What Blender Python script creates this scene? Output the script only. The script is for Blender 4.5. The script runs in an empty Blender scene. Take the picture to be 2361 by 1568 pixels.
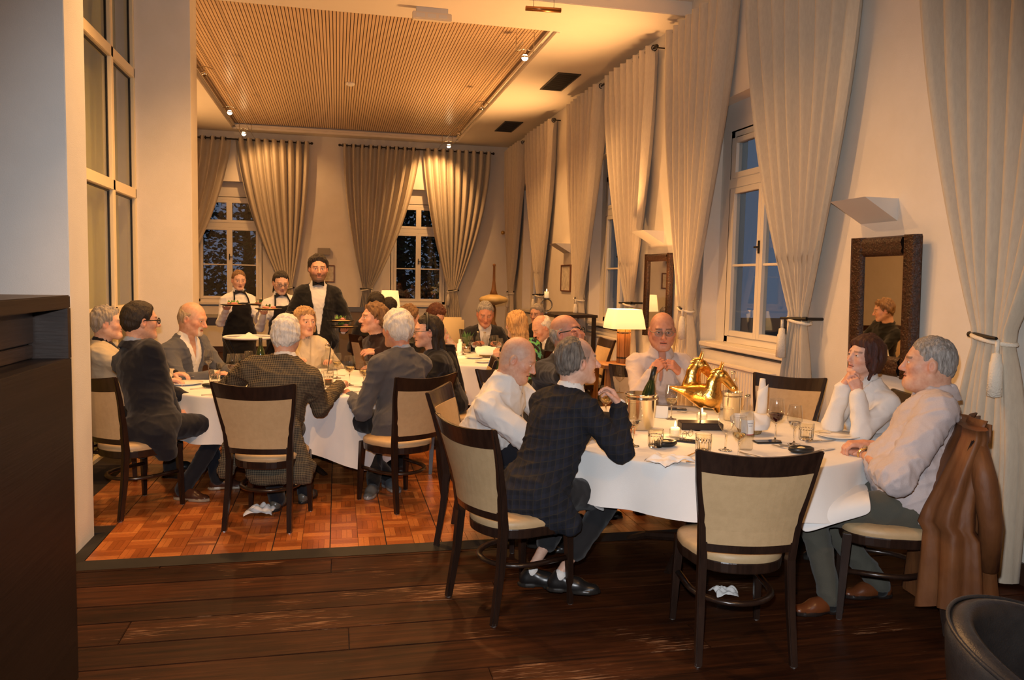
import bpy, bmesh, math, random
import numpy as np
from mathutils import Vector, Matrix

rnd = random.Random(7)
SC = bpy.context.scene
COL = SC.collection
PI = math.pi

# ------------------------------------------------------------------ camera
CAM_H = 1.62
yaw, pitch, roll = math.radians(12.67), math.radians(-4.43), math.radians(1.18)
fv = Vector((math.sin(yaw)*math.cos(pitch), math.cos(yaw)*math.cos(pitch), math.sin(pitch)))
r0 = Vector((math.cos(yaw), -math.sin(yaw), 0)); u0 = r0.cross(fv)
rv = r0*math.cos(roll) + u0*math.sin(roll); uv = u0*math.cos(roll) - r0*math.sin(roll)
cam = bpy.data.cameras.new('camera'); cam.lens = 18.0; cam.sensor_width = 23.6; cam.clip_start = .05
cam.lens = 1801.0*23.6/2361.0
co = bpy.data.objects.new('camera', cam); COL.objects.link(co)
co.matrix_world = Matrix(((rv.x, uv.x, -fv.x, 0), (rv.y, uv.y, -fv.y, 0), (rv.z, uv.z, -fv.z, CAM_H), (0, 0, 0, 1)))
SC.camera = co

def at(px, py, Y):
    """world point that a surveyed sight line of the photograph meets at depth Y of the room"""
    d = fv*1801.0 + rv*(px-1180.5) - uv*(py-784.0)
    return Vector((0, 0, CAM_H)) + d*(Y/d.y)

# ------------------------------------------------------------------ world, exposure
SC.view_settings.view_transform = 'Standard'; SC.view_settings.look = 'None'
SC.view_settings.gamma = 1.0; SC.view_settings.use_curve_mapping = False
SC.view_settings.exposure = 0.08
cy = SC.cycles; cy.max_bounces = 6; cy.diffuse_bounces = 3; cy.glossy_bounces = 3; cy.transmission_bounces = 6; cy.transparent_max_bounces = 10; cy.caustics_reflective = False; cy.caustics_refractive = False
w = bpy.data.worlds.new('dusk'); SC.world = w; w.use_nodes = True
w.node_tree.nodes['Background'].inputs[0].default_value = (.17, .21, .30, 1)
w.node_tree.nodes['Background'].inputs[1].default_value = .55
WARM = (1.0, .50, .17)
def lamp(name, kind, loc, power, color=WARM, size=.05, aim=None, spot=None, blend=.6):
    l = bpy.data.lights.new(name, kind); l.energy = power; l.color = color
    if kind == 'AREA': l.size = size
    else: l.shadow_soft_size = size
    if kind == 'SPOT': l.spot_size = math.radians(spot); l.spot_blend = blend
    o = bpy.data.objects.new(name, l); COL.objects.link(o); o.location = loc
    if aim is not None:
        o.rotation_euler = (Vector(aim)-Vector(loc)).to_track_quat('-Z', 'Y').to_euler()
    return o
# the camera's own flash
lamp('camera_flash', 'SPOT', (-.03, .05, 1.76), 375, (.95, .965, 1.0), .03, aim=(1.0, 4.4, 1.1), spot=88, blend=.5)
# halogen lights of the ceiling, with unseen ones added as warm fill
for x, y, p in ((2.2, 9.7, 220), (2.2, 12.6, 190), (-1.74, 10.6, 190), (-1.74, 13.8, 210), (-1.1, 6.4, 240), (1.0, 6.6, 250), (1.75, 5.3, 130), (-.1, 8.0, 140), (1.4, 2.4, 15), (-1.6, 2.6, 20), (-.3, 5.5, 130)):
    lamp('halogen_and_fill', 'SPOT', (x, y, 4.22), p, WARM, .06, aim=(x*.9, y-.1, 0), spot=150, blend=.8)
lamp('halogen_and_fill', 'SPOT', (2.0, 16.0, 4.2), 130, WARM, .04, aim=(2.0, 17.0, 3.3), spot=90)
lamp('halogen_and_fill', 'SPOT', (-1.5, 15.9, 4.2), 60, WARM, .04, aim=(-1.2, 17.0, 3.0), spot=110)

lamp('halogen_and_fill', 'SPOT', (-.5, .6, 4.3), 420, WARM, .06, aim=(-.45, 5.6, .6), spot=34, blend=.8)  # unseen spot added to brighten the table by the pier
lamp('halogen_and_fill', 'SPOT', (1.5, .2, 4.3), 130, WARM, .06, aim=(1.7, 3.3, .7), spot=40, blend=.9)  # unseen spot added to lift the front chair and near table
# added fill without lit fixtures: upward spots along the walls brighten the ceiling
for x, y, p in ((3.50, 4.83, 80), (3.50, 8.72, 420), (3.50, 12.45, 440), (-4.6, 10.5, 560), (-4.6, 14.0, 560), (-4.6, 1.5, 120)):
    lamp('ceiling_fill', 'SPOT', (x, y, 2.26), p, WARM, .10, aim=(x-1.7*(1 if x > 0 else -1), y, 4.5), spot=96, blend=1.0)

# ------------------------------------------------------------------ materials
MATS = {}
def _n(nt, typ, **kw):
    n = nt.nodes.new(typ)
    for k, v in kw.items():
        if k in n.inputs: n.inputs[k].default_value = v
        else: setattr(n, k, v)
    return n
def rgba(c): return (c[0], c[1], c[2], 1)
def mat(name, col, rough=.6, metal=0, col2=None, nscale=20, stretch=None, bump=0, bscale=None, emit=None, estr=0, trans=0, ior=1.45, detail=4, contrast=(.35, .65), sheen=0, coat=0, vcol=False, spec=.5, bstretch=None):
    if name in MATS: return MATS[name]
    m = bpy.data.materials.new(name); m.use_nodes = True; nt = m.node_tree
    b = nt.nodes['Principled BSDF']; L = nt.links.new
    b.inputs['Base Color'].default_value = rgba(col); b.inputs['Roughness'].default_value = rough
    b.inputs['Metallic'].default_value = metal; b.inputs['Specular IOR Level'].default_value = spec
    b.inputs['Transmission Weight'].default_value = trans; b.inputs['IOR'].default_value = ior
    if sheen: b.inputs['Sheen Weight'].default_value = sheen
    if coat: b.inputs['Coat Weight'].default_value = coat; b.inputs['Coat Roughness'].default_value = .2
    if emit: b.inputs['Emission Color'].default_value = rgba(emit); b.inputs['Emission Strength'].default_value = estr
    tc = _n(nt, 'ShaderNodeTexCoord')
    def mapped(s):
        mp = _n(nt, 'ShaderNodeMapping'); mp.inputs['Scale'].default_value = s or (1, 1, 1)
        L(tc.outputs['Object'], mp.inputs['Vector']); return mp.outputs[0]
    base = None
    if vcol:
        a = _n(nt, 'ShaderNodeVertexColor'); a.layer_name = 'Col'; base = a.outputs['Color']
        L(base, b.inputs['Base Color'])
    if col2 is not None:
        n = _n(nt, 'ShaderNodeTexNoise', Scale=nscale, Detail=detail, Roughness=.6); L(mapped(stretch), n.inputs['Vector'])
        r = _n(nt, 'ShaderNodeValToRGB'); r.color_ramp.elements[0].position = contrast[0]; r.color_ramp.elements[1].position = contrast[1]
        r.color_ramp.elements[0].color = rgba(col); r.color_ramp.elements[1].color = rgba(col2)
        L(n.outputs['Fac'], r.inputs['Fac'])
        if vcol:
            mx = _n(nt, 'ShaderNodeMix', data_type='RGBA', blend_type='MULTIPLY'); mx.inputs[0].default_value = 1
            L(base, mx.inputs[6]); L(r.outputs[0], mx.inputs[7]); L(mx.outputs[2], b.inputs['Base Color'])
        else: L(r.outputs[0], b.inputs['Base Color'])
    if bump:
        n2 = _n(nt, 'ShaderNodeTexNoise', Scale=bscale or nscale*3, Detail=3); L(mapped(bstretch or stretch), n2.inputs['Vector'])
        bp = _n(nt, 'ShaderNodeBump', Strength=min(bump, 1)); bp.inputs['Distance'].default_value = .01
        L(n2.outputs['Fac'], bp.inputs['Height']); L(bp.outputs[0], b.inputs['Normal'])
    MATS[name] = m
    return m

# ------------------------------------------------------------------ object helpers
def tag(o, label=None, cat=None, group=None, kind=None):
    if label: o['label'] = label
    if cat: o['category'] = cat
    if group: o['group'] = group
    if kind: o['kind'] = kind
    return o
def link(name, me, m=None, parent=None, loc=None, rz=None, smooth=False):
    if m is not None:
        for mm in (m if isinstance(m, (list, tuple)) else [m]):
            if mm.name not in me.materials: me.materials.append(mm)
    if smooth:
        me.polygons.foreach_set('use_smooth', [True]*len(me.polygons))
    o = bpy.data.objects.new(name, me); COL.objects.link(o)
    if parent is not None: o.parent = parent
    if loc is not None: o.location = loc
    if rz is not None: o.rotation_euler = (0, 0, rz)
    return o
def empty(name, loc=(0, 0, 0), rz=0, label=None, cat=None, group=None):
    o = bpy.data.objects.new(name, None); COL.objects.link(o); o.location = loc; o.rotation_euler = (0, 0, rz)
    o.empty_display_size = .1
    return tag(o, label, cat, group)
def copy_tree(o, parent=None):
    c = o.copy(); COL.objects.link(c); c.parent = parent
    for ch in list(o.children): copy_tree(ch, c)
    return c
class MB:
    """collects polygons, then becomes one mesh"""
    def __init__(s): s.v = []; s.f = []
    def add(s, V, Fc):
        n = len(s.v); s.v += [tuple(p) for p in V]; s.f += [tuple(i+n for i in q) for q in Fc]; return s
    def box(s, x0, x1, y0, y1, z0, z1, M=None):
        V = [Vector(p) for p in ((x0, y0, z0), (x1, y0, z0), (x1, y1, z0), (x0, y1, z0), (x0, y0, z1), (x1, y0, z1), (x1, y1, z1), (x0, y1, z1))]
        if M is not None: V = [M @ p for p in V]
        return s.add(V, ((0, 3, 2, 1), (4, 5, 6, 7), (0, 1, 5, 4), (1, 2, 6, 5), (2, 3, 7, 6), (3, 0, 4, 7)))
    def cbox(s, c, sx, sy, sz, M=None):
        return s.box(c[0]-sx/2, c[0]+sx/2, c[1]-sy/2, c[1]+sy/2, c[2]-sz/2, c[2]+sz/2, M)
    def tube(s, pts, rad, n=8, cap=True, flat=1.0, closed=False):
        pts = [Vector(p) for p in pts]; m = len(pts)
        if not isinstance(rad, (list, tuple)): rad = [rad]*m
        base = len(s.v); ref = None
        for i, p in enumerate(pts):
            a = pts[(i-1) % m] if (closed or i > 0) else p; b = pts[(i+1) % m] if (closed or i < m-1) else p
            t = (b-a).normalized()
            if ref is None:
                ref = Vector((0, 0, 1)) if abs(t.z) < .9 else Vector((1, 0, 0))
            e1 = (ref - t*ref.dot(t)).normalized(); e2 = t.cross(e1); ref = e1
            for k in range(n):
                an = 2*PI*k/n
                s.v.append(tuple(p + e1*math.cos(an)*rad[i] + e2*math.sin(an)*rad[i]*flat))
        for i in range(m if closed else m-1):
            j = (i+1) % m
            for k in range(n):
                s.f.append((base+i*n+k, base+i*n+(k+1) % n, base+j*n+(k+1) % n, base+j*n+k))
        if cap and not closed:
            s.f.append(tuple(base+k for k in reversed(range(n)))); s.f.append(tuple(base+(m-1)*n+k for k in range(n)))
        return s
    def lathe(s, prof, n=24, c=(0, 0, 0), closed=False):
        base = len(s.v); m = len(prof)
        for (r, z) in prof:
            for k in range(n):
                an = 2*PI*k/n; s.v.append((c[0]+r*math.cos(an), c[1]+r*math.sin(an), c[2]+z))
        for i in range(m-1 if not closed else m):
            j = (i+1) % m
            for k in range(n):
                s.f.append((base+i*n+k, base+i*n+(k+1) % n, base+j*n+(k+1) % n, base+j*n+k))
        if not closed:
            if prof[0][0] > 1e-6: s.f.append(tuple(base+k for k in reversed(range(n))))
            if prof[-1][0] > 1e-6: s.f.append(tuple(base+(m-1)*n+k for k in range(n)))
        return s
    def grid(s, P, wrap=False):
        """P[i][j] points"""
        base = len(s.v); n = len(P); m = len(P[0])
        for row in P: s.v += [tuple(p) for p in row]
        for i in range(n-1):
            for j in range(m if wrap else m-1):
                k = (j+1) % m
                s.f.append((base+i*m+j, base+i*m+k, base+(i+1)*m+k, base+(i+1)*m+j))
        return s
    def ball(s, c, r, n=12, sc=(1, 1, 1)):
        return s.grid([[(c[0]+r*sc[0]*math.sin(PI*i/n)*math.cos(2*PI*j/(2*n)), c[1]+r*sc[1]*math.sin(PI*i/n)*math.sin(2*PI*j/(2*n)), c[2]+r*sc[2]*math.cos(PI*i/n)) for j in range(2*n)] for i in range(n+1)], True)
    def mesh(s, name):
        me = bpy.data.meshes.new(name); me.from_pydata(s.v, [], s.f); me.validate(); me.update(); return me
    def build(s, name, m, parent=None, loc=None, rz=None, smooth=False, bevel=0, thick=0, weld=False):
        o = link(name, s.mesh(name), m, parent, loc, rz, smooth)
        if weld or bevel:
            bm = bmesh.new(); bm.from_mesh(o.data); bmesh.ops.remove_doubles(bm, verts=bm.verts, dist=1e-5)
            bmesh.ops.recalc_face_normals(bm, faces=bm.faces)
            if bevel:
                bmesh.ops.bevel(bm, geom=[e for e in bm.edges if len(e.link_faces) == 2 and e.calc_face_angle(0) > .5], offset=bevel, segments=2, affect='EDGES', clamp_overlap=True)
            bm.to_mesh(o.data); bm.free()
        if thick:
            md = o.modifiers.new('solid', 'SOLIDIFY'); md.thickness = thick; md.offset = 0
        return o
# ================================================================== the room
M_WALL = mat('plaster', (.80, .74, .66), .9, col2=(.76, .70, .61), nscale=3, bump=.15, bscale=160)
M_WALLW = mat('plaster_white', (.74, .74, .72), .9, col2=(.70, .70, .68), nscale=3, bump=.15, bscale=160)
M_CEIL = mat('ceiling_paint', (.80, .72, .62), .8, col2=(.78, .70, .60), nscale=2, bump=.06, bscale=90)
M_SLAT = mat('ceiling_slat', (.74, .54, .34), .32, col2=(.68, .48, .30), nscale=6, stretch=(8, .4, 1))
M_DARKGAP = mat('slat_gap', (.27, .19, .12), .8)
M_WFRAME = mat('window_paint', (.78, .72, .62), .5, bump=.05)
M_METAL = mat('dull_metal', (.25, .23, .2), .4, .8)
M_BLACK = mat('black_iron', (.015, .014, .013), .45, .3)
M_CURT = mat('curtain_linen', (.60, .52, .40), .85, col2=(.55, .47, .36), nscale=60, stretch=(1, 1, .25), bump=.12, bscale=400, sheen=.2)
M_ROPE = mat('cotton_rope', (.82, .76, .64), .9, bump=.6, bscale=120)

XR, XL, YB, ZC = 3.70, -1.45, 17.0, 4.50

def pane_mat(name='window_glass', tint=(.85, .88, .9, 1), base=.05):
    m = bpy.data.materials.new(name); m.use_nodes = True; nt = m.node_tree; nt.nodes.clear()
    o = nt.nodes.new('ShaderNodeOutputMaterial'); t = nt.nodes.new('ShaderNodeBsdfTransparent'); g = nt.nodes.new('ShaderNodeBsdfGlossy')
    g.inputs['Roughness'].default_value = .02; lw = nt.nodes.new('ShaderNodeLayerWeight'); lw.inputs[0].default_value = .5
    pw = nt.nodes.new('ShaderNodeMath'); pw.operation = 'POWER'; pw.inputs[1].default_value = 4.0; nt.links.new(lw.outputs['Facing'], pw.inputs[0])
    fr = nt.nodes.new('ShaderNodeMath'); fr.operation = 'MULTIPLY_ADD'; fr.inputs[1].default_value = .6; fr.inputs[2].default_value = base; nt.links.new(pw.outputs[0], fr.inputs[0])
    t.inputs[0].default_value = tint
    mx = nt.nodes.new('ShaderNodeMixShader'); nt.links.new(fr.outputs[0], mx.inputs[0]); nt.links.new(t.outputs[0], mx.inputs[1]); nt.links.new(g.outputs[0], mx.inputs[2]); nt.links.new(mx.outputs[0], o.inputs[0])
    return m
M_PANE = pane_mat()
M_SEAL = mat('rubber_seal', (.012, .012, .014), .4)

# ---- floors
def wood_plank_mat():
    m = bpy.data.materials.new('old_floorboard'); m.use_nodes = True; nt = m.node_tree; L = nt.links.new
    b = nt.nodes['Principled BSDF']; tc = _n(nt, 'ShaderNodeTexCoord'); oi = _n(nt, 'ShaderNodeObjectInfo')
    add = _n(nt, 'ShaderNodeVectorMath', operation='ADD'); mul = _n(nt, 'ShaderNodeMath', operation='MULTIPLY'); mul.inputs[1].default_value = 40
    L(oi.outputs['Random'], mul.inputs[0]); cx = _n(nt, 'ShaderNodeCombineXYZ'); L(mul.outputs[0], cx.inputs[0]); L(mul.outputs[0], cx.inputs[1])
    L(tc.outputs['Object'], add.inputs[0]); L(cx.outputs[0], add.inputs[1])
    def noise(sc, st, det=6):
        mp = _n(nt, 'ShaderNodeMapping'); mp.inputs['Scale'].default_value = st; L(add.outputs[0], mp.inputs[0])
        n = _n(nt, 'ShaderNodeTexNoise', Scale=sc, Detail=det, Roughness=.65); L(mp.outputs[0], n.inputs['Vector']); return n.outputs['Fac']
    grain = noise(3.5, (.5, 9, 1)); r = _n(nt, 'ShaderNodeValToRGB'); e = r.color_ramp.elements
    e[0].position = .3; e[0].color = (.016, .0055, .0022, 1); e[1].position = .75; e[1].color = (.105, .033, .0095, 1)
    k = r.color_ramp.elements.new(.52); k.color = (.056, .017, .0053, 1); L(grain, r.inputs[0])
    dirt = noise(1.3, (.6, 1, 1), 4); rd = _n(nt, 'ShaderNodeValToRGB'); rd.color_ramp.elements[0].position = .38; rd.color_ramp.elements[1].position = .62
    rd.color_ramp.elements[0].color = (.42, .40, .42, 1); rd.color_ramp.elements[1].color = (1, 1, 1, 1); L(dirt, rd.inputs[0])
    m1 = _n(nt, 'ShaderNodeMix', data_type='RGBA', blend_type='MULTIPLY'); m1.inputs[0].default_value = 1; L(r.outputs[0], m1.inputs[6]); L(rd.outputs[0], m1.inputs[7])
    wear = noise(5, (1.1, 16, 1), 8); wear2 = noise(.9, (1, 1.6, 1), 2)
    mm = _n(nt, 'ShaderNodeMath', operation='MULTIPLY'); L(wear, mm.inputs[0]); L(wear2, mm.inputs[1])
    rw = _n(nt, 'ShaderNodeValToRGB'); rw.color_ramp.elements[0].position = .335; rw.color_ramp.elements[1].position = .385; L(mm.outputs[0], rw.inputs[0])
    m2 = _n(nt, 'ShaderNodeMix', data_type='RGBA'); L(rw.outputs[0], m2.inputs[0]); L(m1.outputs[2], m2.inputs[6]); m2.inputs[7].default_value = (.22, .115, .06, 1)
    L(m2.outputs[2], b.inputs['Base Color']); b.inputs['Roughness'].default_value = .55; b.inputs['Specular IOR Level'].default_value = .13
    bp = _n(nt, 'ShaderNodeBump', Strength=.25); bp.inputs['Distance'].default_value = .006; L(grain, bp.inputs['Height']); L(bp.outputs[0], b.inputs['Normal'])
    return m
M_PLANK = wood_plank_mat()
M_UNDER = mat('subfloor', (.02, .012, .008), .9)
fl = MB().box(-5.0, XR+.3, -3.0, YB+.3, -.25, -.034).build('floor', M_UNDER); tag(fl, kind='structure')
def plank_mesh(L, Wd, z0=-.034, z1=0.0):
    return MB().box(-L/2, L/2, -Wd/2, Wd/2, z0, z1)
y = -1.0; i = 0
while y < 4.56:
    Wd = (.235, .20, .26, .22)[i % 4]
    cuts = [-4.9, (-.9, .7, 1.9, .1)[i % 4]+rnd.uniform(-.3, .3), XR] if y > 1.2 else [-4.9, XR]
    for a, b in zip(cuts, cuts[1:]):
        o = plank_mesh(b-a-.004, Wd-.005).build('plank', M_PLANK, fl, ((a+b)/2, y+Wd/2, rnd.uniform(-.0015, .001)), bevel=.0025)
    y += Wd; i += 1
# boards beyond and beside the dance floor: too far off to tell apart singly
M_FARFLOOR = M_PLANK
mb = MB(); yy = 4.56
while yy < YB:
    Wd = .23
    if yy < 11.2:
        mb.box(-5, -1.46 if yy < 5.1 else -1.98, yy+.003, yy+Wd-.003, -.034, 0)
    else: mb.box(-5, XR, yy+.003, yy+Wd-.003, -.034, 0)
    yy += Wd
o = mb.build('far_boards', M_PLANK, fl); o['kind'] = 'stuff'

# ---- dance floor: panels of little oak strips laid basket-wise, black aluminium edging
def parquet_mat():
    m = bpy.data.materials.new('mosaic_parquet'); m.use_nodes = True; nt = m.node_tree; L = nt.links.new
    b = nt.nodes['Principled BSDF']; ge = _n(nt, 'ShaderNodeNewGeometry'); tc = _n(nt, 'ShaderNodeTexCoord'); oi = _n(nt, 'ShaderNodeObjectInfo')
    ad = _n(nt, 'ShaderNodeMath', operation='ADD'); L(ge.outputs['Random Per Island'], ad.inputs[0]); L(oi.outputs['Random'], ad.inputs[1])
    fr = _n(nt, 'ShaderNodeMath', operation='FRACT'); L(ad.outputs[0], fr.inputs[0])
    r = _n(nt, 'ShaderNodeValToRGB'); e = r.color_ramp.elements
    e[0].color = (.26, .072, .015, 1); e[1].color = (.52, .19, .05, 1); k = e.new(.55); k.color = (.36, .105, .024, 1)
    L(fr.outputs[0], r.inputs[0])
    n = _n(nt, 'ShaderNodeTexNoise', Scale=60, Detail=4); L(tc.outputs['Object'], n.inputs['Vector'])
    mx = _n(nt, 'ShaderNodeMix', data_type='RGBA', blend_type='OVERLAY'); mx.inputs[0].default_value = .35; L(r.outputs[0], mx.inputs[6]); L(n.outputs['Fac'], mx.inputs[7])
    L(mx.outputs[2], b.inputs['Base Color']); b.inputs['Roughness'].default_value = .33
    return m
M_PARQ = parquet_mat()
M_EDGE = mat('black_edging', (.008, .007, .0065), .7, .0, col2=(.013, .0115, .0105), nscale=8)
DX0, DX1, DY0, DY1, DZ = -1.36, 3.45, 4.62, 11.1, .018
df = MB().box(DX0, DX1, DY0, DY1, .0, DZ-.006).box(-1.97, DX0, 5.14, DY1, .0, DZ-.006).build('floor_dance', M_UNDER); tag(df, kind='structure')
B = .1635
def block(rot):
    mb = MB(); n = 5; s = (B-.002)/n; h = B/2-.001
    for k in range(n):
        a, b = -h+k*s+.0006, -h+(k+1)*s-.0006
        if rot: mb.box(a, b, -h, h, -.006, 0)
        else: mb.box(-h, h, a, b, -.006, 0)
    return mb
bl = [block(0).mesh('parquet_block'), block(1).mesh('parquet_block')]
for me in bl: me.materials.append(M_PARQ)
cells = []
nx = int((DX1-DX0)/(2*B+.003)); ny = int((DY1-DY0)/(6*B+.003))
for px in range(-1, nx):
    for py in range(ny):
        for a in range(2):
            for b_ in range(6):
                if px < 0 and (DY0+py*(6*B+.004)+b_*B < 5.14): continue
                cells.append((DX0+px*(2*B+.004)+(a+.5)*B+.002, DY0+py*(6*B+.004)+(b_+.5)*B+.002, (px*2+a+py*6+b_) % 2))
def seen_rank(c):   # the open stretch of floor in front of the tables first
    return c[1] + (1.2 if c[0] > 1.3 else 0) + (.6 if c[0] > .75 else 0)
cells.sort(key=seen_rank)
for c in cells[:300]:
    link('parquet_block', bl[c[2]], None, df, (c[0], c[1], DZ))
mb = MB()
for c in cells[300:]:
    src = block(c[2]); mb.add([(v[0]+c[0], v[1]+c[1], v[2]+DZ) for v in src.v], src.f)
o = mb.build('parquet_blocks_far', M_PARQ, df); o['kind'] = 'stuff'
ed = MB()
ed.add([(DX0-.12, DY0-.1, .001), (DX1+.1, DY0-.1, .001), (DX1+.1, DY0, DZ+.002), (DX0, DY0, DZ+.002)], [(0, 1, 2, 3)])
ed.add([(DX0-.12, DY0-.1, .001), (DX0, DY0, DZ+.002), (DX0, 5.13, DZ+.002), (DX0-.09, 5.13, .001)], [(0, 1, 2, 3)])
ed.add([(DX1+.1, DY0-.1, .001), (DX1+.1, DY1, .001), (DX1, DY1, DZ+.002), (DX1, DY0, DZ+.002)], [(0, 1, 2, 3)])
ed.build('edging', M_EDGE, df)

tag(MB().box(-40, 44, -30, 60, -1.3, -1.2).build('ground', mat('dusk_lawn', (.02, .03, .014), .9, col2=(.03, .04, .02), nscale=.6)), kind='structure')
# ---- walls
def wall_with_holes(name, axis, pos, thick, u0_, u1_, z0, z1, holes, m):
    """axis 'x': wall plane x=pos spanning y; holes (a,b,z0,z1)"""
    mb = MB(); us = sorted({u0_, u1_, *[h[0] for h in holes], *[h[1] for h in holes]})
    for a, b in zip(us, us[1:]):
        hs = sorted([h for h in holes if h[0] <= a+1e-6 and h[1] >= b-1e-6], key=lambda h: h[2])
        z = z0
        for h in hs + [None]:
            top = h[2] if h else z1
            if top > z+1e-6:
                if axis == 'x': mb.box(pos, pos+thick, a, b, z, top)
                else: mb.box(a, b, pos, pos+thick, z, top)
            if h: z = h[3]
    return tag(mb.build(name, m), kind='structure')
NICHE = [(13.9, 15.6), (9.55, 11.25), (5.85, 7.5), (1.6, 3.25)]   # right wall window niches
wall_with_holes('wall_right', 'x', XR, .45, -3, YB+.45, -.1, ZC+.3, [(a, b, .95, 3.42) for a, b in NICHE], M_WALL)
BN = [(-3.0, -1.35), (.95, 2.5)]
wall_with_holes('wall_back', 'y', YB, .45, -5, XR, -.1, ZC+.3, [(a, b, .95, 3.5) for a, b in BN], M_WALL)
tag(MB().box(-5, XL, 4.78, 5.13, -.1, ZC+.2).build('wall_divider', M_WALLW, bevel=.004), kind='structure')
tag(MB().box(-2.0, XL, 8.58, 8.95, -.1, ZC+.2).build('wall_pier', M_WALL, bevel=.004), kind='structure')
tag(MB().box(-5.2, -5, -3, YB, -.1, ZC+.3).build('wall_left', M_WALL), kind='structure')
tag(MB().box(-5, XR, -3.2, -3, -.1, ZC+.3).build('wall_front', M_WALLW), kind='structure')
tag(MB().box(-5, -2.0, 8.62, 8.9, -.1, ZC+.2).build('wall_passage', M_WALL), kind='structure')
# ---- ceiling: flat front part, beam, soffit around the recessed slatted field
tag(MB().box(-5, XR, -3, 8.0, ZC+.12, ZC+.3).build('ceiling_front', M_CEIL), kind='structure')
tag(MB().box(XL, XR, 8.0, 8.5, ZC-.03, ZC+.3).build('ceiling_beam', M_CEIL, bevel=.006), kind='structure')
CX0, CX1, CY0, CY1 = -2.05, 2.50, 9.0, 16.6
sof = MB()
sof.box(-5, XR, 8.5, CY0, ZC, ZC+.3).box(-5, XR, CY1, YB, ZC, ZC+.3).box(-5, CX0, CY0, CY1, ZC, ZC+.3).box(CX1, XR, CY0, CY1, ZC, ZC+.3)
ceil_ = tag(sof.build('ceiling', M_CEIL), kind='structure')
MB().box(CX0, CX1, CY0, CY1, ZC+.12, ZC+.3).build('slat_backing', M_DARKGAP, ceil_)
ns = 112; sw = (CX1-CX0)/ns
sm = MB().box(-sw/2+.005, sw/2-.005, CY0, CY1, 0, .018).mesh('slat'); sm.materials.append(M_SLAT)
for k in range(ns): link('slat', sm, None, ceil_, (CX0+(k+.5)*sw, 0, ZC+.098))
tr = MB()
for a, b, c, d in ((CX0, CX0+.07, CY0, CY1), (CX1-.07, CX1, CY0, CY1), (CX0, CX1, CY1-.07, CY1), (CX0, CX1, CY0, CY0+.07)):
    tr.box(a, b, c, d, ZC+.03, ZC+.07)
for a, b, c, d in ((CX0-.02, CX0+.02, CY0, CY1), (CX1-.02, CX1+.02, CY0, CY1), (CX0, CX1, CY1-.02, CY1+.02)):
    tr.box(a, b, c, d, ZC-.012, ZC+.03)
tag(tr.build('trim_1', M_CEIL), kind='structure')
# air vents
M_GRILLE = mat('vent_grille', (.02, .017, .014), .5)
for k, (x, y) in enumerate(((3.15, 11.2), (3.15, 14.7))):
    v = empty('ceiling_vent', (x, y, ZC), 0, ('dark louvred air vent in the ceiling, the larger one nearer the beam', 'dark louvred air vent in the ceiling beside the corner of the room')[k], 'air vent', 'ceiling air vents')
    fr = MB(); fr.box(-.17, .17, -.5, -.47, -.012, 0).box(-.17, .17, .47, .5, -.012, 0).box(-.17, -.145, -.47, .47, -.012, 0).box(.145, .17, -.47, .47, -.012, 0)
    fr.build('frame', M_GRILLE, v)
    MB().box(-.15, .15, -.48, .48, -.004, 0).build('backing', M_SEAL, v)
    lm = MB().box(-.145, .145, -.008, .008, -.014, -.003).mesh('louvre'); lm.materials.append(M_GRILLE)
    for j in range(18): link('louvre', lm, None, v, (0, -.45+j*.053, 0))
# skirting
M_SKIRT = mat('skirting_wood', (.05, .022, .012), .5)
tag(MB().box(XR-.02, XR, -3, YB, 0, .12).build('baseboard_right', M_SKIRT), kind='structure')
tag(MB().box(-5, XR-.02, YB-.02, YB, 0, .12).build('baseboard_back', M_SKIRT), kind='structure')

# ---- windows (casement pairs with a top light)
def window(name, axis, pos, a, b, z0, z1, zt, label):
    """window in plane x=pos (axis x) or y=pos"""
    wn = empty(name, (0, 0, 0)); wn['kind'] = 'structure'; wn['label'] = label
    def bx(mb, u0_, u1_, d0, d1, za, zb):
        if axis == 'x': mb.box(pos+d0, pos+d1, u0_, u1_, za, zb)
        else: mb.box(u0_, u1_, pos+d0, pos+d1, za, zb)
    f = MB(); bx(f, a, a+.07, -.03, .06, z0, z1); bx(f, b-.07, b, -.03, .06, z0, z1); bx(f, a, b, -.03, .06, z1-.07, z1); bx(f, a, b, -.03, .06, z0, z0+.07)
    bx(f, a, b, -.04, .06, zt-.05, zt+.05); f.build('window_frame', M_WFRAME, wn, bevel=.006)
    mid = (a+b)/2
    for (p, q) in ((a+.07, mid), (mid, b-.07)):
        for (za, zb, bars) in ((z0+.07, zt-.05, 1), (zt+.05, z1-.07, 0)):
            s = MB(); t = .055
            bx(s, p, p+t, -.045, .02, za, zb); bx(s, q-t, q, -.045, .02, za, zb); bx(s, p+t, q-t, -.045, .02, za, za+t); bx(s, p+t, q-t, -.045, .02, zb-t, zb)
            if bars: bx(s, p+t, q-t, -.035, .01, za+(zb-za)*.48-.012, za+(zb-za)*.48+.012)
            so = s.build('sash', M_WFRAME, wn, bevel=.004)
            zs = [za+t, za+(zb-za)*.48, zb-t] if bars else [za+t, zb-t]
            for c, d in zip(zs, zs[1:]):
                g = MB(); bx(g, p+t, q-t, -.012, -.008, c, d); g.build('pane', M_PANE, so)
    h = MB(); zc_ = z0+.62*(zt-z0)*.75+.2
    bx(h, mid-.008, mid+.008, -.06, -.045, zc_-.06, zc_+.06); bx(h, mid-.01, mid+.055, -.075, -.055, zc_-.008, zc_+.008)
    h.build('window_handle', M_BLACK, wn)
    s = MB(); bx(s, a-.14, b+.14, -.24, .06, z0-.05, z0); s.build('window_sill', M_WFRAME, wn, bevel=.008)
    return wn
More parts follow.
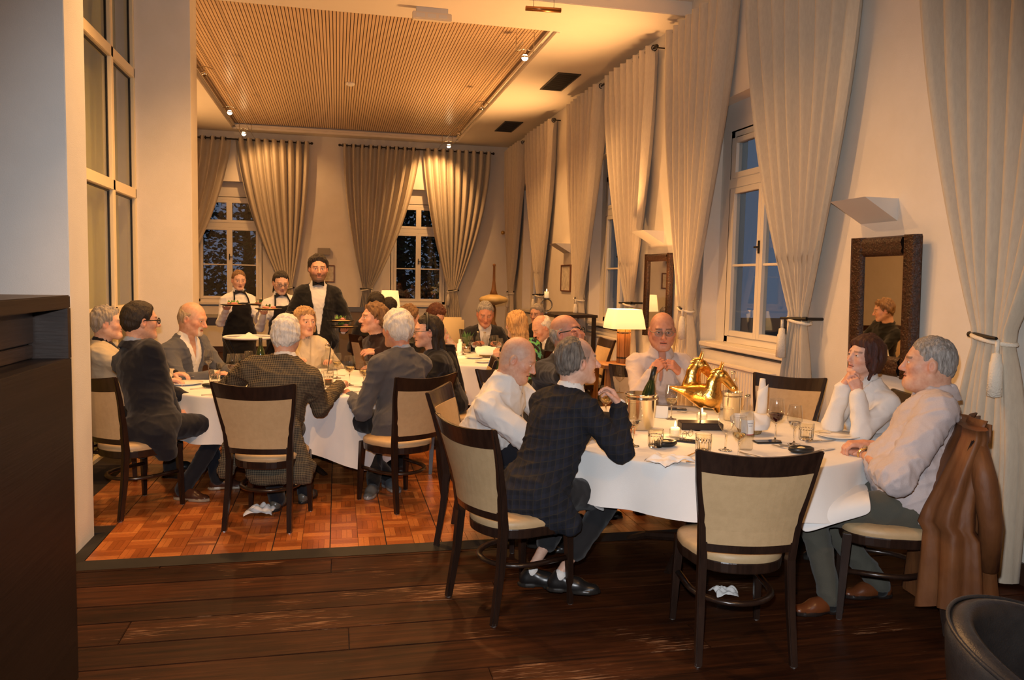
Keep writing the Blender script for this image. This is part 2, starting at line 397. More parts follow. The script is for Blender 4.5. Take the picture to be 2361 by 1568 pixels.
for k, (a, b) in enumerate(NICHE):
    window('window_%d' % (k+1), 'x', XR+.2, a+.18, b-.18, 1.03, 3.14, 2.62, 'painted casement window in a niche of the long side wall')
for k, (a, b) in enumerate(BN):
    window('window_%d' % (k+5), 'y', YB+.2, a+.18, b-.18, 1.03, 3.2, 2.62, 'painted casement window with dark trees outside')
# niche lining: splayed reveals are part of the wall thickness; closing the window surround
mb = MB()
for a, b in NICHE:
    mb.box(XR+.17, XR+.26, a, a+.19, .95, 3.42).box(XR+.17, XR+.26, b-.19, b, .95, 3.42).box(XR+.17, XR+.26, a+.19, b-.19, 3.13, 3.42).box(XR+.17, XR+.26, a+.19, b-.19, .95, 1.0)
for a, b in BN:
    mb.box(a, a+.19, YB+.17, YB+.26, .95, 3.5).box(b-.19, b, YB+.17, YB+.26, .95, 3.5).box(a+.19, b-.19, YB+.17, YB+.26, 3.19, 3.5).box(a+.19, b-.19, YB+.17, YB+.26, .95, 1.0)
tag(mb.build('trim_2', M_WALL), kind='structure')

# ---- glazed partition on the left (plane x = -2.0)
gp = empty('window_7'); gp['kind'] = 'structure'; gp['label'] = 'tall glazed partition with pale bars beside the pier'
M_TAN = mat('drawn_blind', (.74, .66, .22), .8, col2=(.68, .60, .2), nscale=2, stretch=(1, 6, 1))
GX = -2.0; ys = [5.13, 6.05, 6.93, 7.78, 8.58]; zs = [0, 1.25, 2.40, 3.58, ZC+.12]
f = MB()
for yv in ys: f.box(GX-.05, GX+.03, yv-.035, yv+.035, 0, ZC+.12)
for zv in zs: f.box(GX-.05, GX+.03, ys[0], ys[-1], zv-.05, zv+.05)
f.build('partition_frame', mat('partition_paint', (.80, .68, .46), .35), gp, bevel=.006)
for a, b in zip(ys, ys[1:]):
    for c, d in zip(zs, zs[1:]):
        s = MB(); s.box(GX-.02, GX-.004, a+.035, a+.05, c+.05, d-.05).box(GX-.02, GX-.004, b-.055, b-.035, c+.05, d-.05).box(GX-.02, GX-.004, a+.05, b-.05, d-.065, d-.05)
        so = s.build('glazing_seal', M_SEAL, gp)
        MB().box(GX-.016, GX-.012, a+.05, b-.055, c+.05, d-.065).build('pane', M_PANE, so)
        MB().box(GX-.16, GX-.14, a+.0, b, c, d).build('blind', M_TAN, gp)
lamp('passage_fill', 'POINT', (-3.2, 6.8, 3.2), 20, WARM, .2)  # unseen lamp added in the passage behind the glazing
# ================================================================== curtains
ZT, ZTIE, ZROD = 4.36, 1.34, 4.33
M_EYE = mat('eyelet_metal', (.05, .045, .04), .35, .8)
def curtain(axis, pos, uo, ui, ut, label, group, w_tie=.17, folds=9, seed=0, ztop=ZT):
    """uo/ui outer and inner edge on the rod, ut where it is tied back; pos = plane of the rod"""
    rg = random.Random(seed); c = empty('curtain', (0, 0, 0), 0, label, 'curtain', group)
    sg = 1 if ui > uo else -1
    def pt(u, d, z): return (pos-d, u, z) if axis == 'x' else (u, pos-d, z)
    ns, nz = folds*10, 44; P = []
    ph = [rg.uniform(-.5, .5) for _ in range(folds+2)]; wid = [rg.uniform(.75, 1.25) for _ in range(folds+2)]
    for k in range(nz+1):
        z = ztop*(1-k/nz)+.02*(k/nz)
        if z >= ZTIE:
            t = (ztop-z)/(ztop-ZTIE)
            o = uo + (ut-sg*w_tie/2-uo)*t**1.9; i_ = ui + (ut+sg*w_tie/2-ui)*(.75*t**1.35+.25*t**3)
            A = .075*(1-t)**.7+.03
        else:
            t = (ZTIE-z)/ZTIE; g = min(1, t*2.2)**.7
            o = ut - sg*(w_tie/2+.10*g); i_ = ut + sg*(w_tie/2+.13*g); A = .028+.03*g
        row = []
        for s in range(ns+1):
            q = s/ns; fidx = q*folds; kf = min(int(fidx), folds-1)
            sn = math.sin(2*PI*fidx + ph[kf]*.35*(1 if z < ztop-.15 else .2))
            am = A*(.65+.35*wid[kf]) + .01*math.sin(z*2.3+kf*1.7)*(1 if z < ztop-.3 else 0)
            u = o+(i_-o)*q + .012*math.cos(2*PI*fidx)
            row.append(pt(u, am*sn + .012*math.sin(5*q+z*1.1), z))
        P.append(row)
    MB().grid(P).build('drape', M_CURT, c, smooth=True)
    em = MB().tube([(.032*math.cos(a*PI/6), 0, .032*math.sin(a*PI/6)) for a in range(12)], .007, 6, closed=True).mesh('eyelet'); em.materials.append(M_EYE)
    for k in range(folds*2):
        q = (k*.5)/folds; e = link('eyelet', em, None, c, pt(uo+(ui-uo)*q+sg*.004, 0, ZROD))
        e.rotation_euler = (0, 0, PI/2 if axis == 'y' else 0)
    # rope round the gathered cloth, a tassel and the iron hook that holds it back
    ring = [pt(ut+(w_tie/2+.035)*math.cos(a*PI/8), .075*math.sin(a*PI/8), ZTIE+.02*math.cos(a*PI/8)) for a in range(16)]
    MB().tube(ring, .013, 8, closed=True).build('tie_rope', M_ROPE, c, smooth=True)
    b = pt(ut+sg*(w_tie/2+.015), .085, ZTIE-.02)
    ta = MB().tube([(b[0], b[1], b[2]+.03), (b[0], b[1], b[2]-.05)], .012, 8)
    ta.lathe([(.0, 0), (.024, -.01), (.028, -.05), (.034, -.06), (.04, -.24), (.0, -.25)], 12, (b[0], b[1], b[2]-.04))
    ta.build('tassel', M_ROPE, c, smooth=True)
    h = pt(ut-sg*(w_tie/2+.05), .02, ZTIE+.02); h2 = pt(ut+sg*(w_tie/2+.02), .10, ZTIE+.015); h3 = pt(ut-sg*(w_tie/2+.05), -.12, ZTIE+.02)
    MB().tube([h3, h], .012, 6).tube([h, h2], [.018, .009], 8).build('holdback', M_BLACK, c)
    return c
def rod(axis, pos, a, b, label):
    r = empty('curtain_rod', (0, 0, 0), 0, label, 'curtain rod', 'curtain rods under the ceiling')
    def pt(u, d, z): return (pos-d, u, z) if axis == 'x' else (u, pos-d, z)
    MB().tube([pt(a-.05, 0, ZROD), pt(b+.05, 0, ZROD)], .014, 8).build('pole', M_EYE, r)
    for u in (a-.06, b+.06):
        p = pt(u, 0, ZROD); MB().ball(p, .028, 8).build('finial', M_EYE, r, smooth=True)
    for u in (a-.02, (a+b)/2, b+.02):
        MB().tube([pt(u, 0, ZROD), pt(u, -.125, ZROD+.0)], .009, 6).build('bracket', M_EYE, r)
CXP, CYP = XR-.12, YB-.12
GR = 'linen curtains of the side wall'; GB = 'linen curtains of the back wall'
rod('x', CXP, 13.05, 16.75, 'dark curtain rod of the side wall, in the far corner')
curtain('x', CXP, 16.75, 15.2, 16.2, 'beige curtain hanging right in the far corner of the room', GR, seed=1, folds=7)
curtain('x', CXP, 13.05, 14.9, 13.75, 'beige side-wall curtain just past the small framed picture, behind the candle stand', GR, seed=2, folds=8)
rod('x', CXP, 8.72, 12.0, 'dark curtain rod of the side wall above the table lamp')
curtain('x', CXP, 12.0, 10.5, 11.35, 'beige side-wall curtain beside the small framed picture, tied with a white tassel', GR, seed=3, folds=8)
curtain('x', CXP, 8.72, 10.3, 9.25, 'beige side-wall curtain lit from below by the table lamp', GR, seed=4, folds=8)
rod('x', CXP, 4.95, 8.22, 'dark curtain rod of the side wall above the pale-shirted guest')
curtain('x', CXP, 8.22, 6.85, 7.62, 'beige side-wall curtain beside the narrow mirror, behind the pale-shirted guest', GR, seed=5, folds=8)
curtain('x', CXP, 4.95, 6.62, 5.55, 'beige side-wall curtain half covering the open window, behind the empty chair', GR, seed=6, folds=8)
rod('x', CXP, 1.2, 4.42, 'dark curtain rod of the side wall above the ornate mirror and leather jacket')
curtain('x', CXP, 4.42, 2.8, 3.66, 'grey-beige side-wall curtain behind the brown leather jacket', GR, seed=7, folds=8, w_tie=.2)
def bx_(px, py=320): return at(px, py, CYP).x
rod('y', CYP, bx_(430)-1.1, bx_(712), 'dark curtain rod of the back wall beside the pier')
curtain('y', CYP, bx_(532)-1.55, bx_(532), bx_(532)-1.2, 'beige back-wall curtain partly hidden by the white pier', GB, seed=8, folds=8)
curtain('y', CYP, bx_(712), bx_(541), bx_(662), 'beige back-wall curtain behind the two waitresses', GB, seed=9, folds=9)
rod('y', CYP, bx_(790), bx_(1132), 'dark curtain rod of the back wall beside the corner')
curtain('y', CYP, bx_(790), bx_(968), bx_(848), 'beige back-wall curtain between the waiter and the shaded lamp', GB, seed=10, folds=9)
curtain('y', CYP, bx_(1132), bx_(974), bx_(1048), 'brightly lit back-wall curtain beside the spinning-top sculpture', GB, seed=11, folds=9)

# ================================================================== chairs
M_WENGE = mat('wenge_wood', (.016, .0085, .006), .28, col2=(.028, .014, .009), nscale=8, stretch=(6, 6, .5), bump=.05, coat=.3)
M_LEATHER = mat('beige_leather', (.50, .35, .19), .45, col2=(.46, .32, .17), nscale=30, bump=.12, bscale=300)
M_GLIDE = mat('glide', (.45, .44, .42), .35, .9)
def rect_sweep(pts, w, d):
    mb = MB(); V = []
    for (p, ww, dd) in zip(pts, w, d):
        V += [(p[0]-ww/2, p[1]-dd/2, p[2]), (p[0]+ww/2, p[1]-dd/2, p[2]), (p[0]+ww/2, p[1]+dd/2, p[2]), (p[0]-ww/2, p[1]+dd/2, p[2])]
    Fc = [(3, 2, 1, 0), tuple(len(V)-4+k for k in range(4))]
    for i in range(len(pts)-1):
        for k in range(4): Fc.append((i*4+k, i*4+(k+1) % 4, i*4+4+(k+1) % 4, i*4+4+k))
    return mb.add(V, Fc)
PXZ = [(0, .205, -.262), (.25, .195, -.222), (.45, .190, -.205), (.62, .203, -.228), (.80, .233, -.272), (.945, .252, -.315)]
def post_at(z): return float(np.interp(z, [p[0] for p in PXZ], [p[1] for p in PXZ])), float(np.interp(z, [p[0] for p in PXZ], [p[2] for p in PXZ]))
def slab(zlo, zhi, th, inset=.0, bow=.04, n=12, m=5):
    """curved slab between the two posts; zlo, zhi functions of s in -1..1"""
    F_, Bk = [], []
    for j in range(m+1):
        rf, rb = [], []
        for i in range(n+1):
            s = -1+2*i/n; z = zlo(s)+(zhi(s)-zlo(s))*j/m; x, y = post_at(z)
            yy = y-bow*(1-s*s); rf.append(((x-inset)*s, yy+th/2, z)); rb.append(((x-inset)*s, yy-th/2, z))
        F_.append(rf); Bk.append(rb)
    mb = MB(); mb.grid(F_); mb.grid([r[::-1] for r in Bk])
    mb.grid([Bk[0], F_[0]]); mb.grid([F_[-1], Bk[-1]])
    mb.grid([[r[0] for r in Bk], [r[0] for r in F_]][::-1]); mb.grid([[r[-1] for r in F_], [r[-1] for r in Bk]][::-1])
    return mb
def seat_outline(k, n=40):
    out = []
    for i in range(n):
        a = 2*PI*i/n; c, s = math.cos(a), math.sin(a); e = .62 if s > 0 else .82
        x = math.copysign(abs(c)**e, c)*(.222 if s > 0 else .212)*k; y = math.copysign(abs(s)**e, s)*.222*k
        out.append((x*(1+.05*(y/.22)), y))
    return out
def make_chair():
    c = empty('dining_chair', (0, 0, 0))
    for sx in (-1, 1):
        l = rect_sweep([(sx*x, y, z) for z, x, y in PXZ], [.030, .034, .036, .032, .030, .028], [.034, .040, .044, .038, .032, .026]).build('back_post', M_WENGE, c, bevel=.005)
        MB().tube([(sx*.205, -.262, .0), (sx*.205, -.262, .014)], .015, 8).build('glide', M_GLIDE, l)
        f = rect_sweep([(sx*.205, .205, 0), (sx*.197, .195, .25), (sx*.190, .186, .43)], [.027, .036, .042], [.027, .036, .042]).build('front_leg', M_WENGE, c, bevel=.004)
        MB().tube([(sx*.205, .205, 0), (sx*.205, .205, .012)], .013, 8).build('glide', M_GLIDE, f)
    slab(lambda s: .838-.012*(1-s*s), lambda s: .945-.022*(1-s*s), .026).build('top_rail', M_WENGE, c, bevel=.004, smooth=False)
    slab(lambda s: .525, lambda s: .848-.012*(1-s*s), .034, .006, .038).build('back_panel', M_LEATHER, c, smooth=False)
    slab(lambda s: .488, lambda s: .535, .03, 0, .038).build('lower_rail', M_WENGE, c, bevel=.003)
    o = seat_outline(1.0); mb = MB()
    rows = []
    for k, z in ((1.0, .43), (1.012, .445), (1.0, .462), (.95, .472), (.8, .479), (.5, .484), (.05, .486)):
        rows.append([(x*k, y*k, z) for x, y in o])
    mb.grid(rows, True); mb.f.append(tuple(range(len(mb.v)-40, len(mb.v)))); mb.build('seat_cushion', M_LEATHER, c, smooth=True)
    o = seat_outline(1.0); mb = MB(); mb.grid([[(x*k, y*k, z) for x, y in o] for k, z in ((.86, .385), (.99, .385), (1.0, .39), (1.012, .428), (1.0, .434), (.86, .434))], True)
    mb.build('seat_frame', M_WENGE, c, smooth=False)
    hoop = [(.19, .19, .24)] + [(.185*math.cos(a), .02+.20*math.sin(a), .24) for a in [math.radians(d) for d in range(0, -181, -15)]] + [(-.19, .19, .24)]
    MB().tube(hoop, .013, 8, flat=1.3).build('stretcher', M_WENGE, c, smooth=True)
    return c
CH0 = make_chair(); CH_USED = []
CHG = 'upholstered dining chairs'
def chair(x, y, face, label):
    c = CH0 if not CH_USED else copy_tree(CH0); CH_USED.append(c)
    c.location = (x, y, DZ if (y-.2 > DY0 and x > DX0) else 0.0); c.rotation_euler = (0, 0, math.radians(face-90))
    return tag(c, label, 'chair', CHG)
chair(1.75, 3.16, 79, 'empty dining chair with cream back, alone in front of the nearer table')
chair(.88, 3.76, 23, 'dining chair under the guest in the dark checked jacket')
chair(.91, 4.68, -23, 'dining chair of the white-shirted guest, half hidden behind the checked jacket')
chair(3.02, 4.90, -136, 'empty dining chair between the candlelit table and the window wall')
chair(2.68, 3.31, 146, 'dining chair with a brown leather jacket over its back')
chair(-1.33, 5.66, 48, 'dining chair of the navy-jacketed guest beside the white wall')
chair(-.42, 5.24, 76, 'dining chair in front of the guest in the tweed jacket')
chair(.44, 5.55, 121, 'dining chair of the guest in the grey jacket')
chair(-1.72, 6.58, 2, 'dining chair of the guest in the beige jacket beside the glazed partition')
chair(-1.45, 7.38, -32, 'dining chair of the blue-grey-jacketed guest in front of the pier')
chair(-.25, 7.92, -88, 'dining chair of the guest in the cream jacket before the waiter')
chair(.58, 7.22, -148, 'dining chair of the guest in the dark high-necked sweater')
chair(.98, 6.45, 172, 'dining chair of the guest in black with thin glasses')
chair(1.38, 5.46, -57, 'dining chair of the guest drinking from a glass')
chair(2.32, 5.55, -102, 'dining chair of the pale-shirted guest with folded hands')
chair(3.32, 4.25, 180, 'dining chair of the guest in the white jacket below the ornate mirror')
chair(1.05, 7.80, 58, 'dining chair with a black coat hung over it, at the far table')

# ================================================================== tables and cloths
M_CLOTH = mat('white_damask', (.78, .77, .75), .75, col2=(.74, .73, .71), nscale=4, bump=.1, bscale=250, sheen=.2)
def round_table(x, y, R, label, clabel, seed, base=.40, extra=.12, ph=0, ztab=.74):
    z0 = DZ if y > 6 else 0
    t = empty('round_table', (x, y, z0), 0, label, 'table', 'round tables')
    MB().lathe([(0, ztab-.03-z0), (R-.01, ztab-.03-z0), (R, ztab-.02-z0), (R, ztab-.006-z0), (R-.01, ztab-z0), (0, ztab-z0)], 48).build('tabletop', M_WENGE, t)
    MB().lathe([(.06, .03), (.05, .1), (.05, .66), (.12, ztab-.032-z0)], 16).build('pedestal', M_WENGE, t, smooth=True)
    for k in range(4):
        a = PI/4+k*PI/2; MB().tube([(0, 0, .09), (.3*math.cos(a), .3*math.sin(a), .05), (.42*math.cos(a), .42*math.sin(a), .0)], [.03, .026, .02], 8).build('foot', M_WENGE, t)
    rg = random.Random(seed); n = 180; rows = []
    zt = ztab+.004
    for r in (.02, .3, .6, .85): rows.append([(r*R*math.cos(2*PI*j/n), r*R*math.sin(2*PI*j/n), zt) for j in range(n)])
    a1, a2, a3 = [rg.uniform(0, 6.28) for _ in range(3)]
    for k in range(17):
        s = k/16; row = []
        for j in range(n):
            th = 2*PI*j/n
            dr = base+extra*max(0, math.cos(2*(th-ph)))**2
            w = .5*math.sin(9*th+a1)+.35*math.sin(16*th+a2)+.3*math.sin(5*th+a3)+.2*math.sin(23*th+a1*2)
            if s < .12: q = s/.12; rr = R+.012*math.sin(q*PI/2); z = zt-.014*(1-math.cos(q*PI/2))
            else:
                q = (s-.12)/.88; rr = R+.012+q*(.035+.055*w)+.02*q*q; z = zt-.014-(dr-.014)*q
            row.append((rr*math.cos(th), rr*math.sin(th), z))
        rows.append(row)
    c = MB().grid(rows, True).build('tablecloth', M_CLOTH, None, (x, y, 0), smooth=True)
    tag(c, clabel, 'tablecloth', 'white tablecloths')
    return t
T1, T2, T3 = (2.10, 4.25), (-.38, 6.65), (1.62, 8.55)
round_table(*T1, .95, 'round dining table under the nearer white cloth', 'white cloth on the table with the golden horse', 3, .245, .05, ph=-.5)
round_table(*T2, .95, 'round dining table under the cloth before the tweed jacket', 'white cloth on the table between tweed and navy jackets', 5, .33, .24, ph=-.85)
round_table(*T3, .85, 'round dining table under the farthest white cloth', 'white cloth on the far table with the bread basket', 9, .40, .05)
# ================================================================== fittings of the room
def on(px, py, z=.745):
    d = fv*1801.0 + rv*(px-1180.5) - uv*(py-784.0); t = (z-CAM_H)/d.z
    return Vector((0, 0, CAM_H))+d*t
M_DWOOD = mat('dark_oak', (.014, .0072, .0045), .45, col2=(.022, .011, .0065), nscale=5, stretch=(1, .25, 6), bump=.1)
M_MWOOD = mat('mid_oak', (.06, .028, .014), .5, col2=(.042, .02, .01), nscale=5, stretch=(1, .25, 6), bump=.1)
# ---- counter at the left edge
ct = empty('serving_counter', (0, 0, 0), 0, 'tall dark wooden counter with drawers beside the white wall', 'counter')
X1, Ya, Yb_ = -1.0, .9, 3.30
MB().box(-2.6, X1, Ya, Yb_, 1.475, 1.525).build('counter_top', M_DWOOD, ct, bevel=.004)
MB().box(-2.6, X1, Ya, Yb_, 0, 1.285).build('lower_panel', M_DWOOD, ct, bevel=.004)
MB().box(X1-.14, X1, Yb_-.035, Yb_, 1.285, 1.475).build('post', M_DWOOD, ct)
MB().box(-2.6, X1-.14, Ya, Yb_, 1.285, 1.475).build('drawer_case', M_DWOOD, ct)
for k in range(6):
    y1 = Yb_-.045-k*.37; y0 = y1-.355
    if y0 < Ya: break
    MB().box(X1-.14, X1-.115, y0, y1, 1.345, 1.468).build('drawer', M_MWOOD, ct, bevel=.003)
    MB().box(X1-.14, X1-.118, y0, y1, 1.288, 1.338).build('drawer', M_MWOOD, ct, bevel=.003)
# ---- dark leather tub chair at the lower right corner
M_BLEATH = mat('black_leather', (.020, .017, .016), .33, col2=(.03, .026, .024), nscale=12, bump=.15, bscale=200)
M_CHROMEG = mat('grey_steel', (.22, .23, .25), .4, .7)
tc_ = empty('tub_chair', (1.88, 1.52, 0), math.radians(-140), 'black leather tub chair with curved back at the picture corner', 'armchair')
rows = []; nA = 36
for (z, ro, ri, up) in ((.40, .31, .24, 0), (.46, .325, .25, 0), (.62, .345, .275, 0), (.70, .35, .28, 0), (.735, .34, .285, 0), (.745, .315, .30, 0)):
    rows.append((z, ro, ri))
def tub(rad, zof): return [[(rad(r)*math.cos(math.radians(160+220*j/nA)), rad(r)*math.sin(math.radians(160+220*j/nA)), r[0]*(1-.22*abs(2*j/nA-1)**2*(r[0]-.4)/.35)) for j in range(nA+1)] for r in rows]
o_, i_ = tub(lambda r: r[1], 0), tub(lambda r: r[2], 0)
mb = MB(); mb.grid(o_); mb.grid([r[::-1] for r in i_]); mb.grid([o_[-1], i_[-1]]); mb.grid([i_[0], o_[0]])
for e in (0, -1): mb.grid([[r[e] for r in o_], [r[e] for r in i_]])
sh = mb.build('shell', M_BLEATH, tc_, smooth=True, weld=True)
MB().tube([(r_[0]*1.012, r_[1]*1.012, r_[2]+.004) for r_ in o_[-2]], .006, 6).build('piping', M_BLEATH, sh, smooth=True)
MB().lathe([(0, .36), (.27, .36), (.285, .38), (.285, .45), (.25, .475), (0, .48)], 28).build('seat', M_BLEATH, tc_, smooth=True)
for k in range(4):
    a = PI/4+k*PI/2; MB().tube([(.2*math.cos(a), .2*math.sin(a), .37), (.27*math.cos(a), .27*math.sin(a), 0)], [.022, .014], 8).build('leg', M_CHROMEG, tc_)
# ---- wall uplighters on the side wall
M_PLASTERLAMP = mat('uplighter_plaster', (.72, .68, .62), .7)
M_BULB = mat('warm_bulb', (1, .8, .5), .5, emit=(1, .62, .26), estr=9)
for k, (yc, lab) in enumerate(((4.83, 'wedge-shaped plaster wall light above the ornate mirror'), (8.72, 'wedge-shaped plaster wall light above the narrow mirror'), (12.45, 'small wedge-shaped wall light above the little framed picture'))):
    s = empty('wall_light', (XR, yc, 2.22), 0, lab, 'wall light', 'plaster wall uplighters')
    a, b, d, h = -.19, .19, .26, .15
    V = [(0, a, 0), (0, b, 0), (-d, b, 0), (-d, a, 0), (0, a+.0, -h), (0, b, -h)]
    mb = MB(); mb.add(V, [(0, 4, 3), (1, 2, 5), (3, 4, 5, 2), (0, 1, 5, 4)])
    mb.add([(0, a, 0), (-d, a, 0), (-d, b, 0), (0, b, 0), (-.02, a+.02, 0), (-d+.02, a+.02, 0), (-d+.02, b-.02, 0), (-.02, b-.02, 0), (-.02, a+.02, -.05), (-d+.1, a+.02, -.05), (-d+.1, b-.02, -.05), (-.02, b-.02, -.05)], [(0, 1, 5, 4), (1, 2, 6, 5), (2, 3, 7, 6), (3, 0, 4, 7), (4, 5, 9, 8), (5, 6, 10, 9), (6, 7, 11, 10), (7, 4, 8, 11), (8, 9, 10, 11)])
    mb.build('housing', M_PLASTERLAMP, s)
    MB().tube([(-.09, -.06, -.03), (-.09, .06, -.03)], .012, 8).build('lamp_tube', M_PLASTERLAMP, s)
# small fixture on the back wall beside the corner
s = empty('wall_hook_light', (at(1158, 538, YB-.02).x, YB, at(1158, 538, YB-.02).z), 0, 'tiny brass fixture on the back wall beside the corner', 'wall light')
MB().tube([(0, 0, 0), (0, -.07, 0)], .02, 8).build('arm', mat('brass', (.7, .45, .15), .3, 1), s); MB().ball((0, -.09, .01), .045, 8).build('cup', MATS['brass'], s, smooth=True)
# ---- mirrors
M_MIRROR = mat('mirror_glass', (.86, .86, .86), .015, 1.0)
M_CARVED = mat('carved_walnut', (.020, .008, .004), .4, col2=(.06, .022, .010), nscale=40, bump=1.0, bscale=70)
def mirror(y0, y1, z0, z1, fw_, label, tilt):
    o = empty('wall_mirror', (XR-.02, (y0+y1)/2, z0), 0, label, 'mirror', 'framed wall mirrors'); hw = (y1-y0)/2; H = z1-z0
    o.rotation_euler = (0, -math.radians(tilt), 0)
    for (a, b, c, d) in ((-hw, -hw+fw_, 0, H), (hw-fw_, hw, 0, H), (-hw+fw_, hw-fw_, 0, fw_), (-hw+fw_, hw-fw_, H-fw_, H)):
        mb = MB(); n = 6; prof = [(-.012, 0), (-.05, .08), (-.065, .35), (-.05, .62), (-.06, .8), (-.035, 1), (-.012, 1)]
        if d-c > b-a:
            out = -1 if a < 0 else 1
            P = [[(x, (a if out < 0 else b)-out*0+(-out)*t*fw_, z) for x, t in prof] for z in np.linspace(c, d, 14)]
        else:
            up = d > H*.5; P = [[(x, y, (d if up else c)+(-1 if up else 1)*t*fw_) for x, t in prof] for y in np.linspace(a, b, 8)]
        mb.grid(P); mb.build('frame_side', M_CARVED, o, smooth=True)
    MB().box(-.03, -.02, -hw+fw_*.96, hw-fw_*.96, fw_*.96, H-fw_*.96).build('glass', M_MIRROR, o)
    MB().box(-.02, 0, -hw+.01, hw-.01, .01, H-.01).build('backboard', M_DWOOD, o)
mirror(4.33, 5.0, 1.02, 1.965, .135, 'mirror in a heavy carved dark frame behind the guest in the white jacket', 1.5)
mirror(8.17, 8.92, .98, 1.955, .09, 'narrow-looking mirror in a brown wooden frame beside the table lamp', 0)
# ---- pictures and loudspeaker
M_PFR = mat('picture_frame_wood', (.16, .06, .025), .5); M_PAPER = mat('picture_paper', (.72, .66, .55), .8, col2=(.5, .45, .38), nscale=14)
def picture(c, w, h, axis, label):
    o = empty('framed_picture', c, 0, label, 'picture'); t = .02
    def bx(mb, a, b, d0, d1, z0, z1): (mb.box(-d1, -d0, a, b, z0, z1) if axis == 'x' else mb.box(a, b, -d1, -d0, z0, z1))
    f = MB(); bx(f, -w/2, -w/2+t, 0, .025, -h/2, h/2); bx(f, w/2-t, w/2, 0, .025, -h/2, h/2); bx(f, -w/2+t, w/2-t, 0, .025, -h/2, -h/2+t); bx(f, -w/2+t, w/2-t, 0, .025, h/2-t, h/2); f.build('frame', M_PFR, o)
    p = MB(); bx(p, -w/2+t, w/2-t, .004, .012, -h/2+t, h/2-t); p.build('print', M_PAPER, o)
c = at(757, 631, YB-.02); picture((c.x, YB, c.z), .26, .36, 'y', 'small framed print on the back wall behind the waiter')
p_ = Vector((XR, 12.45, 1.66)); picture(tuple(p_), .55, .44, 'x', 'small wood-framed picture below a wall light on the side wall')
c = at(747, 580, YB-.05); sp = empty('wall_speaker', (c.x, YB, c.z), 0, 'small grey loudspeaker box on the back wall above the waiter', 'loudspeaker')
MB().box(-.13, .13, -.12, -.02, -.07, .07).build('cabinet', mat('grey_plastic', (.30, .26, .21), .6), sp, bevel=.008); MB().box(-.02, .02, -.02, 0, -.03, .03).build('bracket', M_METAL, sp)
# ---- table lamp on a wooden stand beside the side wall
M_SHADE = mat('lamp_shade', (.85, .70, .48), .8, emit=(1, .60, .22), estr=1.1); M_OLDW = mat('weathered_wood', (.28, .13, .045), .6, col2=(.14, .06, .02), nscale=7, stretch=(5, 5, .4), bump=.4)
LX, LY = 3.12, 8.20
st = empty('side_table', (LX-.05, LY-.02, DZ), 0, 'small wooden plinth table carrying the table lamp', 'side table')
MB().box(-.26, .2, -.25, .25, .66, .70).build('top_board', M_OLDW, st, bevel=.004)
for sx in (-1, 1):
    for sy in (-1, 1): rect_sweep([(sx*.19-.03, sy*.21, 0), (sx*.17-.03, sy*.19, .66)], [.06, .05], [.06, .05]).build('leg', M_OLDW, st)
MB().box(-.2, .14, -.2, -.17, .1, .66).build('panel', M_OLDW, st)
lt = empty('table_lamp', (LX, LY, .70+DZ), 0, 'glowing table lamp with cream shade on a slatted wooden base', 'lamp')
for k in range(8):
    a = 2*PI*k/8+.2; M = Matrix.Rotation(a, 4, 'Z'); MB().cbox((.062, 0, .20), .022, .05, .40, M).build('base_slat', M_OLDW, lt, bevel=.003)
MB().lathe([(.05, 0), (.05, .40), (.02, .405), (.018, .45)], 16).build('core', M_OLDW, lt)
MB().lathe([(.075, .05), (.077, .06), (.075, .07)], 20).lathe([(.075, .33), (.077, .34), (.075, .35)], 20).build('band', M_BLACK, lt)
sh = MB(); sq = lambda r, z: [(r*1.15*max(-1, min(1, 1.35*math.cos(a))), r*max(-1, min(1, 1.35*math.sin(a))), z) for a in [2*PI*j/32 for j in range(32)]]
sh.grid([sq(.172, .385), sq(.16, .48), sq(.138, .60)], True); sh.build('lamp_shade', M_SHADE, lt, smooth=True, thick=.004)
lamp('table_lamp_light', 'POINT', (LX, LY, 1.21), 55, WARM, .06)
# ---- shaded lamp by the back wall
c = at(899, 690, 15.2); fl2 = empty('floor_lamp', (c.x, 15.2, 0), 0, 'glowing lamp with tapered white shade before the back window', 'lamp')
MB().lathe([(.14, 0), (.14, .03), (.02, .05)], 20).build('base', M_BLACK, fl2); MB().tube([(0, 0, .04), (0, 0, 1.15)], .014, 8).build('pole', M_BLACK, fl2)
sm_ = MB(); sm_.grid([[(r*math.cos(2*PI*j/24), r*math.sin(2*PI*j/24), z) for j in range(24)] for r, z in ((.20, 1.02), (.155, 1.36))], True); sm_.build('lamp_shade', M_SHADE, fl2, smooth=True, thick=.004)
lamp('floor_lamp_light', 'POINT', (c.x, 15.2, 1.2), 30, WARM, .06)
# ---- spinning-top sculpture, candle stand, console, screen
M_GOLDW = mat('gilded_cream', (.62, .46, .20), .4, col2=(.55, .40, .16), nscale=8)
c = at(1138, 690, 12.3); ss = empty('spinning_top_sculpture', (c.x, 12.3, 0), 0, 'tall wooden spinning-top sculpture with cream disc and long stem', 'sculpture'); zc = c.z
MB().lathe([(0, zc-.10), (.05, zc-.09), (.22, zc-.04), (.235, zc), (.20, zc+.035), (.08, zc+.075), (0, zc+.085)], 32).build('disc', M_GOLDW, ss, smooth=True)
MB().lathe([(.07, zc+.07), (.04, zc+.15), (.022, zc+.30), (.018, zc+.52), (.024, zc+.535), (.024, zc+.56), (.0, zc+.57)], 16).build('stem', M_OLDW, ss, smooth=True)
MB().lathe([(.02, zc-.08), (.045, zc-.16), (.03, zc-.35), (.14, .72), (.0, .715)], 16).build('spike', M_OLDW, ss, smooth=True)
MB().box(-.25, .25, -.2, .2, 0, .715).build('plinth', M_DWOOD, ss, bevel=.005)
c = at(1297, 722, 11.0); cons = empty('console_table', (3.25, 11.0, 0), 0, 'dark console table under the candle stand at the side wall', 'console table')
